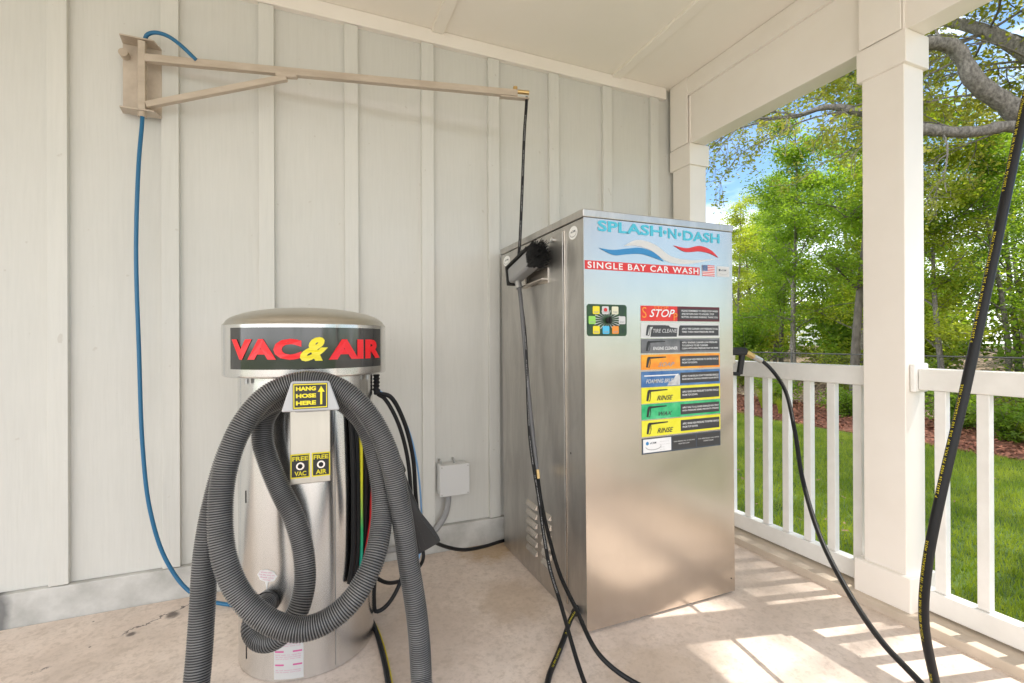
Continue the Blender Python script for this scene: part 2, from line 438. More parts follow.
# =================================================================== ROOF
roof = thing('porch_roof', 'flat cream porch ceiling with beam and white trim over the car wash equipment', 'porch roof', (0, 0, 2.985))
boxo('ceiling', 'ceil', roof, -4.6, 2.96, -1.5, 2.9, 2.985, 3.03)
for x in (-4.22, -3.0, -1.78, -.56, .66, 1.88):
    boxo('ceiling_batten', 'ceil', roof, x - .033, x + .033, -1.5, WY - .036, 2.966, 2.987, bevel=.002)
boxo('roof_deck', 'roofm', roof, -4.65, 3.0, -1.55, 2.95, 3.032, 3.2)
boxo('fascia', 'trim', roof, 2.93, 2.96, -1.5, 2.9, 2.86, 2.983, bevel=.002)
boxo('beam', 'trim', roof, 2.362, 2.482, -1.5, 2.665, 2.54, 2.984, bevel=.004)
boxo('beam_frieze', 'trim', roof, 2.340, 2.3618, -1.5, 2.665, 2.866, 2.983, bevel=.003)

# =================================================================== POSTS
def post(y0, y1, label, plinth=True):
    t = thing('porch_post', label, 'post', (2.425, (y0 + y1) / 2, 0), 'white square porch posts along the open side')
    boxo('shaft', 'trim', t, 2.354, 2.496, y0, y1, .17, 2.864, bevel=.004)
    boxo('collar', 'trim', t, 2.339, 2.511, y0 - .015, y1 + .015, 2.395, 2.538, bevel=.004)
    boxo('plinth', 'trim', t, 2.328, 2.522, y0 - .03, y1 + .03, .004, .187, bevel=.006)
    boxo('foot', 'galv', t, 2.322, 2.528, y0 - .036, y1 + .036, 0.0, .004)
    boxo('upper_wrap', 'trim', t, 2.331, 2.3395, y0, y1, 2.5385, 2.984, bevel=.003)
    return t
post(1.237, 1.408, 'tall white porch post between the two white railings')
post(2.50, 2.665, 'white porch post against the wall behind the steel cabinet')

# =================================================================== RAILINGS
def railing(ya, yb, ys, label, bracket=False):
    t = thing('porch_railing', label, 'railing', (2.42, (ya + yb) / 2, 0), 'white railings of the porch')
    boxo('top_rail', 'rail', t, 2.395, 2.465, ya, yb, .987, 1.078, bevel=.006)
    boxo('bottom_rail', 'rail', t, 2.402, 2.458, ya, yb, .052, .140, bevel=.005)
    for y in ys: boxo('baluster', 'rail', t, 2.413, 2.447, y - .02, y + .02, .141, .986, bevel=.003)
    if bracket:
        boxo('mounting_block', 'rail', t, 2.378, 2.480, yb + .001, 1.236, .975, 1.100, bevel=.008)
        boxo('mounting_block', 'rail', t, 2.385, 2.472, yb + .001, 1.236, .045, .16, bevel=.006)
railing(1.41, 2.498, [1.473 + .1255 * k for k in range(8)], 'white railing running from the porch post to behind the steel cabinet')
railing(-.9, 1.212, [1.144 - .138 * k for k in range(14)], 'white railing nearest the camera, to the right of the porch post', True)
post(-1.07, -.902, 'white porch post at the near end of the right-hand railing')

# =================================================================== CABINET
CF = 1.678
cab = thing('car_wash_cabinet', 'tall stainless steel car wash cabinet with coloured instruction labels on its front', 'cabinet', (1.437, 2.14, 0))
MB().box(1.03, 1.842, CF + .002, 2.60, .012, 1.712).build('body', 'steel_side', cab, bevel=.004)
boxo('front_panel', 'steel', cab, 1.0285, 1.8435, CF, CF + .0015, .012, 1.712)
MB().box(1.024, 1.848, CF - .005, 2.606, 1.7135, 1.746).build('lid', 'steel_side', cab, bevel=.004)
sp = boxo('side_panel', 'steel_side', cab, 1.0225, 1.0295, 1.845, 2.575, .05, 1.69, bevel=.002)
boxo('edge_highlight_strip', 'steel', cab, 1.0245, 1.0295, 1.832, 1.842, .05, 1.69, bevel=.001)  # thin steel strip stands in for the highlight along the panel edge
boxo('bottom_skirt', 'steel_side', cab, 1.036, 1.836, CF + .012, 2.59, 0, .0115)
lk = MB(); lk.cyl((1.023, 1.931, 1.668), (1.012, 1.931, 1.668), .012); lk.build('lock', 'lens', cab, smooth=True)
# louvres
for (ya, yb) in ((2.125, 2.25), (1.975, 2.075)):
    for k in range(6):
        z = .135 + .046 * k
        m_ = MB().hexa([(1.0222, ya, z), (1.0222, yb, z), (1.0222, yb, z + .026), (1.0222, ya, z + .026), (1.008, ya + .008, z + .001), (1.008, yb - .008, z + .001), (1.021, yb - .004, z + .025), (1.021, ya + .004, z + .025)])
        m_.build('louvre', 'steel', cab, bevel=.001)
P2 = lambda y0: (lambda u, w, d=0: (u, y0 - d, w))
def fpoly(name, mat, parent, poly, lvl, **kw):
    y = CF - .0008 - .0006 * lvl
    return MB().prism(poly, lambda u, w, d: (u, y - d, w), 0, .0005).build(name, mat, parent, **kw)
def frect(name, mat, parent, x0, z0, x1, z1, lvl, **kw): return fpoly(name, mat, parent, [(x0, z0), (x1, z0), (x1, z1), (x0, z1)], lvl, **kw)
def ftext(name, mat, parent, lines, lvl, **kw):
    y = CF - .0014 - .0006 * lvl; mb = MB()
    for s, fit in lines: put_text(mb, s, fit, lambda u, w: (u, y, w), **kw)
    return mb.build(name, mat, parent)
ftext('name_lettering', 'ink_cyan', cab, [('SPLASH', (1.096, 1.660, 1.430, 1.706)), ('N', (1.462, 1.657, 1.510, 1.702)), ('DASH', (1.547, 1.654, 1.765, 1.699))], 0, bold=.030, spacing=1.0)
mb = MB()
for (x, z) in ((1.446, 1.682), (1.528, 1.679)): mb.prism([(x + .009 * math.cos(a), z + .009 * math.sin(a)) for a in np.linspace(0, 6.28, 14)[:-1]], lambda u, w, d: (u, CF - .0014 - d, w), 0, .0004)
mb.build('lettering_dot', 'ink_cyan', cab)
def smooth2(pts, n=10):
    A, _ = spline([(p[0], p[1], 0) for p in pts], n=len(pts) * n); return [(a[0], a[1]) for a in A]
def swoosh(top, bot): return smooth2(top) + smooth2(bot)[1:-1]
fpoly('white_swoosh', 'ink_palegrey', cab, swoosh([(1.224, 1.606), (1.293, 1.637), (1.385, 1.625), (1.479, 1.578), (1.588, 1.567), (1.749, 1.582)], [(1.749, 1.582), (1.566, 1.548), (1.458, 1.553), (1.364, 1.598), (1.29, 1.612), (1.224, 1.606)]), 0)
fpoly('blue_swoosh', 'ink_blue', cab, swoosh([(1.10, 1.590), (1.166, 1.586), (1.24, 1.596), (1.313, 1.604), (1.384, 1.588), (1.438, 1.552)], [(1.438, 1.552), (1.374, 1.568), (1.313, 1.578), (1.24, 1.572), (1.175, 1.565), (1.10, 1.590)]), 2)
fpoly('red_swoosh', 'ink_red', cab, swoosh([(1.49, 1.627), (1.566, 1.620), (1.645, 1.635), (1.714, 1.618), (1.757, 1.587)], [(1.757, 1.587), (1.702, 1.604), (1.645, 1.610), (1.555, 1.603), (1.49, 1.627)]), 2)
bn = frect('banner', 'ink_red', cab, 1.033, 1.500, 1.642, 1.536, 0)
ftext('lettering', 'ink_white', bn, [('SINGLE BAY CAR WASH', (1.045, 1.5045, 1.634, 1.5315))], 1, bold=.02, spacing=1.2)
# flag
fl = frect('flag', 'ink_white', cab, 1.658, 1.499, 1.732, 1.549, 0)
mb = MB()
for k in range(7):
    z = 1.499 + .05 * (2 * k) / 13; mb.prism([(1.658, z), (1.732, z), (1.732, z + .05 / 13), (1.658, z + .05 / 13)], lambda u, w, d: (u, CF - .0015 - d, w), 0, .0003)
mb.build('stripes', 'ink_red', fl)
frect('canton', 'ink_navy', fl, 1.658, 1.522, 1.689, 1.549, 2)
mb = MB()
for r_ in range(5):
    for c_ in range(6):
        x, z = 1.6605 + .0052 * c_, 1.5245 + .0052 * r_; mb.prism([(x, z), (x + .0018, z), (x + .0018, z + .0018), (x, z + .0018)], lambda u, w, d: (u, CF - .0028 - d, w), 0, .0002)
mb.build('stars', 'ink_white', fl)
def ell(cx, cz, a, b_, n=28): return [(cx + a * math.cos(t), cz + b_ * math.sin(t)) for t in np.linspace(0, 2 * math.pi, n, endpoint=False)]
# white rectangle maker's label with oval
ov = frect('maker_label', 'ink_palegrey', cab, 1.748, 1.500, 1.824, 1.548, 0)
mb = MB(); e1, e2 = ell(1.788, 1.522, .030, .014), ell(1.788, 1.5235, .028, .0125)
for k in range(28):
    j = (k + 1) % 28
    if 6 < k < 16: continue
    mb.add([(e1[k][0], CF - .002, e1[k][1]), (e1[j][0], CF - .002, e1[j][1]), (e2[j][0], CF - .002, e2[j][1]), (e2[k][0], CF - .002, e2[k][1])], [(0, 1, 2, 3)])
mb.build('oval_ring', 'ink_lgrey', ov)
frect('maker_mark', 'ink_slate', ov, 1.758, 1.525, 1.768, 1.535, 1)
ftext('maker_name', 'ink_slate', ov, [('eCAM', (1.772, 1.526, 1.803, 1.534))], 1, bold=.02)

# keypad
kp = fpoly('selector_plate', 'm_key', cab, [(1.040, 1.233), (1.048, 1.225), (1.228, 1.224), (1.236, 1.232), (1.237, 1.348), (1.229, 1.356), (1.048, 1.357), (1.040, 1.349)], 0)
mb = MB()
for k in range(20):
    a = 2 * math.pi * k / 20 + .1; c, s = math.cos(a), math.sin(a); w_ = .0022
    r0, r1 = .018, .055
    mb.prism([(1.139 + c * r0 * 1.2, 1.291 + s * r0 * .8), (1.139 + c * r1 * 1.25 - s * w_, 1.291 + s * r1 * .75 + c * w_), (1.139 + c * r1 * 1.25 + s * w_, 1.291 + s * r1 * .75 - c * w_)], lambda u, w, d: (u, CF - .0021 - d, w), 0, .0003)
mb.build('rays', 'ink_lgrey', kp)
KEYS = [(1.084, 1.338 - .006, 'yellow', 'SOAP'), (1.134 - .005, 1.332, 'palegrey', 'STOP'), (1.172 + .005, 1.332, 'cream', 'TIRE'), (1.067 - .003, 1.291, 'lime', 'WAX'), (1.212, 1.291, 'palegrey', 'ENG'),
        (1.084, 1.250, 'yellow', 'RINSE'), (1.131, 1.250, 'sky', 'FOAM'), (1.178, 1.250, 'orange', 'SOAP')]
for i, (x, z, c, s) in enumerate(KEYS):
    q = .0165
    kb = fpoly('key', 'ink_' + c, kp, [(x - q, z - q + .003), (x - q + .003, z - q), (x + q - .003, z - q), (x + q, z - q + .003), (x + q, z + q - .003), (x + q - .003, z + q), (x - q + .003, z + q), (x - q, z + q - .003)], 3)
mb = MB()
for i, (x, z, c, s) in enumerate(KEYS):
    put_text(mb, s, (x - .011, z - .012, x + .011, z - .004), lambda u, w: (u, CF - .0038, w), bold=.01)
mb.build('key_lettering', 'ink_grey', kp)
mb = MB(); mb.prism(ell(1.129, 1.334, .009, .008, 16), lambda u, w, d: (u, CF - .0037 - d, w), 0, .0004); mb.build('stop_symbol', 'ink_red', kp)
kn = MB(); kn.cyl((1.141, CF - .002, 1.290), (1.141, CF - .016, 1.290), .0125, 20); kn.box(1.138, 1.144, CF - .026, CF - .016, 1.276, 1.306)
kn.build('selector_knob', 'blackmat', kp, bevel=.001)

# ---- label strips
LX0, LX1 = 1.310, 1.759
def gun(mb, x, z, s, y):
    p = lambda L: [(x + a * s, z + b_ * s) for a, b_ in L]
    mp = lambda u, w, d: (u, y - d, w)
    mb.prism(p([(.22, .80), (.50, .82), (2.3, .90), (2.3, 1.0), (.55, 1.0), (.20, 1.02), (.05, .92), (.08, .7)]), mp, 0, .0003)
    mb.prism(p([(.02, .85), (.30, .85), (.22, .45), (.08, -.02), (-.12, .02)]), mp, 0.00031, .0006)
    mb.prism(p([(.30, .82), (.40, .82), (.42, .40), (.30, .0), (.16, -.05), (.16, .02), (.27, .08), (.34, .40)]), mp, 0.0002, .00045)
def strip(z0, z1, base, pnl, big, bigc, small, fit, shear=.35, gunc=None, extra=None, label=None, boxd=(.475, .985)):
    s = frect('instruction_label', base, cab, LX0, z0, LX1, z1, 0, label=label)
    h = z1 - z0; W = LX1 - LX0
    if pnl: frect('text_box', pnl, s, LX0 + W * boxd[0], z0 + h * .14, LX0 + W * boxd[1], z1 - h * .16, 2)
    if gunc:
        mb = MB(); gun(mb, LX0 + .030, z0 + h * .16, .052 * .9 * h / .068, CF - .0021)
        mb.build('spray_gun_picture', gunc, s)
    if big: ftext('title_lettering', bigc, s, [(big, (LX0 + W * fit[0], z0 + h * fit[1], LX0 + W * fit[2], z0 + h * fit[3]))], 3, bold=.012, shear=shear)
    if small:
        ls = []
        n = len(small); bw = W * (boxd[1] - boxd[0])
        for i, t in enumerate(small):
            zc = z0 + h * (.5 + (n - 1) * .105 - i * .21); hh = h * .062
            wl = bw * min(.94, len(t) / 36)
            ls.append((t, (LX0 + W * boxd[0] + bw * .04, zc - hh, LX0 + W * boxd[0] + bw * .04 + wl, zc + hh)))
        ftext('small_lettering', 'ink_white', s, ls, 4, bold=.012)
    return s
s = strip(1.289, 1.3555, 'm_red', 'ink_dgrey', 'STOP', 'ink_white', ['PLEASE REMEMBER TO PRESS STOP WHEN', 'AND RETURN GUN TO HOLDER. STOP', 'BUTTON. NO HAND WASHING. THANK YOU.'], (.10, .26, .41, .78), .35, label='red STOP label, topmost of the stack')
frect('dark_end', 'ink_maroon', s, LX0 + .2, 1.289, LX1, 1.3555, 1)
ftext('ghost_lettering', 'ink_orange', s, [('S', (LX0 + .006, 1.302, LX0 + .03, 1.35)), ('STOP', (LX0 + .07, 1.342, LX0 + .15, 1.354)), ('P', (LX0 + .178, 1.292, LX0 + .2, 1.325))], 2)
s = strip(1.2155, 1.281, 'ink_palegrey', 'ink_dgrey', 'TIRE CLEANER', 'ink_lgrey', ['APPLY TIRE CLEANER LOW PRESSURE TO ALL', 'TIRES THEN HIGH PRESSURE RINSE'], (.14, .34, .46, .60), .2, 'ink_dgrey', label='pale label reading TIRE CLEANER')
fpoly('car_silhouette', 'ink_dgrey', s, [(LX0 + .05, 1.220), (LX0 + .195, 1.220), (LX0 + .2, 1.258), (LX0 + .16, 1.262), (LX0 + .15, 1.270), (LX0 + .07, 1.270), (LX0 + .055, 1.25)], 1)
fpoly('van_silhouette', 'ink_black', s, [(LX0 + .205, 1.224), (LX1 - .006, 1.224), (LX1 - .008, 1.262), (LX1 - .03, 1.270), (LX0 + .34, 1.268), (LX0 + .30, 1.264), (LX0 + .21, 1.266)], 1)
strip(1.1485, 1.2115, 'm_grey', 'ink_dgrey', 'ENGINE CLEANER', 'ink_white', ['APPLY ENGINE CLEANER LOW PRESSURE', 'TO SURFACE TO BE CLEANED', 'CLEAN WITH HIGH PRESSURE SOAP OR RINSE'], (.14, .22, .44, .44), .1, 'ink_black', label='dark grey label reading ENGINE CLEANER')
strip(1.077, 1.1425, 'm_orange', 'ink_dgrey', 'SOAP', 'ink_grey', ['APPLY SOAP HIGH PRESSURE TO ENTIRE VEHICLE', 'FROM TOP DOWN.'], (.20, .18, .40, .46), .4, 'ink_black', label='orange label reading SOAP')
s = strip(1.0015, 1.069, 'm_blue', 'ink_dgrey', 'FOAMING BRUSH', 'ink_palegrey', ['APPLY FOAM BRUSH SOAP TO ENTIRE VEHICLE', 'RINSE BEFORE DRYING, PREVENT SOAP SPOTS'], (.05, .24, .42, .50), .35, None, label='blue label reading FOAMING BRUSH')
frect('white_line', 'ink_white', s, LX0 + .015, 1.048, LX0 + .2, 1.053, 2)
fpoly('foam_picture', 'm_pale', s, [(LX0 + .14, 1.004), (LX0 + .21, 1.004), (LX0 + .212, 1.045), (LX0 + .20, 1.056), (LX0 + .185, 1.045), (LX0 + .175, 1.030), (LX0 + .15, 1.018)], 1)
strip(.930, .9995, 'm_lemon', 'ink_dgrey', 'RINSE', 'ink_dgrey', ['APPLY RINSE HIGH PRESSURE TO ENTIRE VEHICLE', 'FROM TOP DOWN.'], (.18, .16, .38, .46), .4, 'ink_black', label='upper yellow label reading RINSE')
strip(.861, .927, 'm_green', 'ink_dgrey', 'WAX', 'ink_dgrey', ['APPLY WAX TO ALL RINSED SURFACES HIGH SPRAY', 'HIGH PRESSURE RINSE, PREVENTS STREAKS'], (.20, .18, .37, .46), .4, 'ink_black', label='green label reading WAX')
strip(.7865, .8565, 'm_lemon', 'ink_dgrey', 'RINSE', 'ink_dgrey', ['APPLY RINSE HIGH PRESSURE TO ENTIRE VEHICLE', 'FROM TOP DOWN.'], (.18, .16, .38, .46), .4, 'ink_black', label='lower yellow label reading RINSE')
s = strip(.711, .780, 'ink_slate', None, None, None, None, None, label='dark bottom label with a white panel')
W = LX1 - LX0
frect('text_box', 'ink_white', s, LX0 + .006, .717, LX0 + .158, .775, 1)
frect('text_box', 'ink_dgrey', s, LX0 + .164, .717, LX0 + .300, .775, 1)
frect('text_box', 'ink_dgrey', s, LX0 + .306, .717, LX1 - .005, .775, 1)
ftext('small_lettering', 'ink_palegrey', s, [('WHEN FREEZING, PULL UP AND LEAVE', (LX0 + .172, .749, LX0 + .292, .755)), ('RUN ON LOW', (LX0 + .20, .738, LX0 + .262, .744)), ('FOR ASSISTANCE, CALL OFFICE', (LX0 + .314, .749, LX1 - .01, .755)), ('DURING HOURS', (LX0 + .345, .738, LX1 - .045, .744))], 2, bold=.01)
ftext('maker_name', 'ink_slate', s, [('eCAM', (LX0 + .042, .753, LX0 + .075, .762))], 2, bold=.02)
mb = MB(); e1, e2 = ell(LX0 + .06, .742, .042, .016), ell(LX0 + .06, .7435, .040, .0145)
for k in range(28):
    j = (k + 1) % 28
    if 4 < k < 14: continue
    mb.add([(e1[k][0], CF - .003, e1[k][1]), (e1[j][0], CF - .003, e1[j][1]), (e2[j][0], CF - .003, e2[j][1]), (e2[k][0], CF - .003, e2[k][1])], [(0, 1, 2, 3)])
mb.build('oval_ring', 'ink_grey', s)
fpoly('maker_mark', 'ink_blue', s, ell(LX0 + .028, .757, .008, .008, 12), 2)
ftext('address_lettering', 'ink_lgrey', s, [('sales and service', (LX0 + .095, .758, LX0 + .145, .763)), ('parts and supplies', (LX0 + .095, .745, LX0 + .15, .750)), ('call us', (LX0 + .095, .733, LX0 + .12, .738)), ('any day', (LX0 + .095, .722, LX0 + .125, .727))], 2)
# round stickers on the left side
def side_disc(y, z, ry, rz, xx, name='round_sticker'):
    mb = MB(); mb.prism([(y + ry * math.cos(a), z + rz * math.sin(a)) for a in np.linspace(0, 2 * math.pi, 32, endpoint=False)], lambda u, w, d: (xx - d, u, w), 0, .0008)
    o = mb.build(name, 'ink_offwhite', cab)
    m2 = MB(); e1 = [(y + ry * .8 * math.cos(a), z - rz * .1 + rz * .6 * math.sin(a)) for a in np.linspace(2.8, 6.6, 20)]; e2 = [(y + ry * .7 * math.cos(a), z - rz * .05 + rz * .5 * math.sin(a)) for a in np.linspace(2.8, 6.6, 20)]
    for k in range(19): m2.add([(xx - .0016, *e1[k]), (xx - .0016, *e1[k + 1]), (xx - .0016, *e2[k + 1]), (xx - .0016, *e2[k])], [(0, 1, 2, 3)])
    m2.build('oval_ring', 'ink_lgrey', o)
    m3 = MB(); put_text(m3, 'eCAM', (-(y + ry * .5), z, -(y - ry * .55), z + rz * .35), lambda u, w: (xx - .0017, -u, w), bold=.02)
    m3.build('maker_name', 'ink_slate', o)
M['ink_offwhite'] = plain('ink_offwhite', (.9, .9, .88), .4)
side_disc(1.762, 1.665, .036, .028, 1.0292)
side_disc(2.498, 1.662, .05, .028, 1.0218)
fpoly('screw_hole', 'blackmat', cab, ell(1.82, .075, .003, .003, 10), 0)
mb = MB(); mb.prism(ell(1.80, .72, .004, .005, 10), lambda u, w, d: (1.0292 - d, u, w), 0, .0008); mb.build('screw_hole', 'blackmat', cab)

cab.rotation_euler = (0, R(-.33), 0)
# =================================================================== VACUUM
VC = (-.02, 2.10)
vac = thing('vacuum_station', 'round stainless steel vacuum and air machine with a domed lid', 'vacuum', (VC[0], VC[1], 0))
MB().lathe(VC, [(.0, .002), (.250, .002), (.250, 1.085), (0, 1.085)]).build('drum', 'steel_vac', vac, smooth=True)
dome = [(.302, 1.266), (.300, 1.271), (.294, 1.275)] + [(.294 * math.cos(t), 1.272 + .068 * math.sin(t)) for t in np.linspace(.12, math.pi / 2, 14)]
dome[-1] = (.0005, 1.340)
MB().lathe(VC, [(.24, 1.082), (.297, 1.077), (.301, 1.080), (.302, 1.085), (.302, 1.266)]).build('hood', 'steel_vac', vac, smooth=True)
MB().lathe(VC, dome).build('dome_lid', 'steel_dome', vac, smooth=True)
bd = MB().lathe(VC, [(.302, 1.108), (.3035, 1.108), (.3035, 1.254), (.302, 1.254)], 72, -56, 61).build('sign_band', 'band', vac, smooth=True)
def cyl_map(r_): return lambda a, z: (VC[0] + r_ * math.sin(R(a)), VC[1] - r_ * math.cos(R(a)), z)
def cyl_text(name, mat, parent, lines, r_, **kw):
    mb = MB()
    for s_, fit in lines:
        V, F, _ = glyphs(s_, **kw); u0, v0, u1, v1 = fit; mp = cyl_map(r_)
        mb.add([mp(u0 + (u1 - u0) * a, v0 + (v1 - v0) * b_) for a, b_ in V], F)
    return mb.build(name, mat, parent)
cyl_text('red_lettering', 'ink_vred', bd, [('VAC', (-53.5, 1.142, -3.5, 1.214)), ('AIR', (13, 1.140, 58.5, 1.212))], .3062, bold=.058, spacing=1.06)
cyl_text('yellow_ampersand', 'ink_vyel', bd, [('&', (-4.5, 1.136, 12.5, 1.220))], .3068, bold=.04, shear=.45)
# hinge bolts under hood
for a in (-50, 55):
    x, y = VC[0] + .262 * math.sin(R(a)), VC[1] - .262 * math.cos(R(a)); MB().cyl((x, y, 1.055), (x, y, 1.080), .007, 10).build('bolt', 'galv', vac, smooth=True)
# control panel
cp = boxo('control_panel', 'steel_dome', vac, -.079, .055, 1.838, 1.875, .700, .985, bevel=.003)
for (x0, x1, w2) in ((-.077, -.014, 'VAC'), (-.008, .053, 'AIR')):
    st = boxo('free_label', 'ink_vyel', cp, x0, x1, 1.8368, 1.838, .722, .808)
    boxo('dark_field', 'ink_black', st, x0 + .004, x1 - .004, 1.8360, 1.8367, .727, .803)
    mb = MB(); mp = lambda u, w: (u, 1.8352, w)
    put_text(mb, 'FREE', (x0 + .006, .784, x1 - .006, .799), mp, bold=.03); put_text(mb, w2, (x0 + .013, .731, x1 - .012, .747), mp, bold=.03)
    mb.build('lettering', 'ink_vyel', st)
    xc = (x0 + x1) / 2
    MB().cyl((xc, 1.8358, .766), (xc, 1.829, .766), .0135, 20).build('button_ring', 'lens', st, smooth=True)
    MB().cyl((xc, 1.829, .766), (xc, 1.826, .766), .008, 16).build('button', 'blackmat', st, smooth=True)
# hose hook
hk = MB().hexa([(-.093, 1.603, .988), (.077, 1.603, .986), (.077, 1.645, .986), (-.093, 1.645, .988), (-.064, 1.603, 1.082), (.045, 1.603, 1.080), (.045, 1.615, 1.080), (-.064, 1.615, 1.082)]).build('hose_hook', 'pl_grey', vac, bevel=.006)
MB().box(-.055, .04, 1.64, 1.862, .980, 1.00).build('hook_arm', 'pl_grey', vac, bevel=.004)
sg = boxo('hook_sign', 'ink_black', hk, -.060, .040, 1.6012, 1.6026, .996, 1.075)
mb = MB()
for (a, b_, c, d) in ((-.058, .038, 1.070, 1.073), (-.058, .038, .998, 1.001), (-.058, -.0555, 1.0012, 1.0698), (.0355, .038, 1.0012, 1.0698)): mb.box(a, b_, 1.6004, 1.6010, c, d)
mb.build('yellow_border', 'ink_vyel', sg)
mb = MB(); mp = lambda u, w: (u, 1.6004, w)
for s_, z in (('HANG', 1.052), ('HOSE', 1.030), ('HERE', 1.008)): put_text(mb, s_, (-.051, z, .006, z + .013), mp, bold=.05)
mb.prism([(.018, 1.008), (.024, 1.008), (.024, 1.047), (.031, 1.047), (.021, 1.065), (.011, 1.047), (.018, 1.047)], lambda u, w, d: (u, 1.6008 - d, w), 0, .0005)
mb.build('lettering', 'ink_vyel', sg)
# warning sticker low on the drum
ws = MB().lathe(VC, [(.2506, .010), (.2506, .215)], 16, -27, -4).build('warning_label', 'ink_palegrey', vac)
mb = MB()
for z in (.150, .105, .058, .185):
    for a0, a1 in ((-26, -19), (-12, -5)): mb.lathe(VC, [(.2514, z), (.2514, z + .006)], 4, a0, a1)
mb.build('red_bars', 'ink_pink', ws)
mb = MB(); mp = cyl_map(.2514)
for i, z in enumerate((.168, .175, .125, .132, .139, .08, .087, .094, .033, .04)):
    put_text(mb, ('do not vacuum liquids', 'hot ash or sparks', 'use at your own risk')[i % 3], (-25.5, z, -6, z + .0045), mp)
mb.build('small_lettering', 'ink_pink', ws)
sb = MB(); pts = []
for t in np.linspace(0, 2 * math.pi, 40, endpoint=False):
    a, z = -33 + 8.6 * math.cos(t) * (1 + .05 * math.cos(8 * t)), .375 + .022 * math.sin(t) * (1 + .05 * math.cos(8 * t))
    if abs(t - 1.5 * math.pi) < .1: z = .325
    pts.append((a, z))
sb.add([cyl_map(.2512)(a, z) for a, z in pts], [tuple(range(40))]); sbo = sb.build('speech_bubble_label', 'ink_white', vac)
mb = MB(); mp = cyl_map(.2518)
for z, w_, s_ in ((.384, 5, 'please clean'), (.375, 7, 'hose after every use'), (.366, 6, 'thank you'), (.358, 3.5, 'very much')): put_text(mb, s_, (-33 - w_, z, -33 + w_, z + .006), mp)
mb.build('small_lettering', 'ink_pink', sbo)
for (z0, z1) in ((.620, .665), (.055, .115)):
    MB().lathe(VC, [(.2510, z0), (.2510, z1)], 2, -57.5, -56.2).build('latch_slot', 'blackmat', vac)
MB().lathe(VC, [(.2503, .014), (.2512, .014), (.2512, 1.065), (.2503, 1.065)], 2, 21.0, 21.6).build('door_seam', 'galv', vac)
# cable gland under hood
A, _ = spline([(.243, 2.066, 1.066), (.243, 2.066, 1.03), (.241, 2.06, .998), (.246, 2.062, .985)], ds=.003)
MB().tube(A, [.0125 + .0022 * math.sin(i * 1.3) for i in range(len(A))], 12).build('cable_gland', 'black', vac, smooth=True)

# ---- big ribbed vacuum hose
HP = [(-.14, 1.925, .272), (-.150, 1.885, .288), (-0.160, 1.83, 0.300), (-0.178, 1.785, 0.298), (-0.186, 1.745, 0.276), (-0.165, 1.715, 0.255), (-0.130, 1.69, 0.256), (-0.088, 1.675, 0.285), (-0.052, 1.675, 0.336), (-0.030, 1.695, 0.41), (-0.036, 1.73, 0.515), (-0.066, 1.765, 0.615), (-0.108, 1.80, 0.70), (-0.146, 1.82, 0.80), (-0.163, 1.828, 0.869), (-0.155, 1.832, 0.945), (-0.100, 1.828, 1.012), (-0.006, 1.805, 1.040), (0.085, 1.772, 1.015), (0.160, 1.714, 0.920), (0.200, 1.665, 0.782), (0.204, 1.60, 0.635), (0.168, 1.53, 0.52), (0.105, 1.50, 0.432), (0.032, 1.495, 0.385), (-0.04, 1.505, 0.372), (-0.115, 1.53, 0.396), (-0.190, 1.565, 0.462), (-0.238, 1.59, 0.565), (-0.256, 1.625, 0.69), (-0.246, 1.655, 0.825), (-0.200, 1.672, 0.955), (-0.128, 1.680, 1.040), (-0.033, 1.676, 1.074), (0.063, 1.652, 1.058), (0.147, 1.625, 0.988), (0.217, 1.601, 0.858), (0.257, 1.584, 0.683), (0.284, 1.572, 0.485), (0.309, 1.551, 0.294), (0.316, 1.526, 0.12), (0.30, 1.44, 0.042), (.20, 1.38, .037), (.0, 1.36, .037), (-.20, 1.40, .037), (-.315, 1.50, .06), (-0.318, 1.585, 0.15), (-0.312, 1.625, 0.27), (-0.308, 1.66, 0.419), (-0.303, 1.685, 0.57), (-0.280, 1.715, 0.731), (-0.245, 1.752, 0.867), (-0.195, 1.765, 0.955), (-0.121, 1.758, 1.008), (-0.034, 1.745, 1.030), (0.066, 1.728, 1.012), (0.150, 1.71, 0.94), (0.214, 1.70, 0.852), (0.246, 1.69, 0.785)]
PITCH = .0070
A, L = spline(HP, ds=PITCH / 4)
PAT = (1, .5, -1, .5)
rr = [.0325 + .0026 * PAT[i % 4] for i in range(len(A))]
vh = thing('vacuum_hose', 'dark grey ribbed vacuum hose looped over the hook of the vacuum machine', 'hose', (0, 1.6, 0))
MB().tube(A, rr, 18).build('ribbed_tube', 'ribhose', vh, smooth=False)
hm = vh.children[0].data; hm.materials.append(M['ribridge']); hm.polygons.foreach_set('use_smooth', [True] * len(hm.polygons))
hm.polygons.foreach_set('material_index', [1 if (k // 18) % 4 in (0, 3) else 0 for k in range(len(hm.polygons))])
A, _ = spline([(-.138, 1.93, .272), (-.152, 1.885, .285), (-0.160, 1.85, 0.295)], ds=.005)
MB().tube(A, .0395, 20).build('inlet_cuff', 'black', vh, smooth=True)
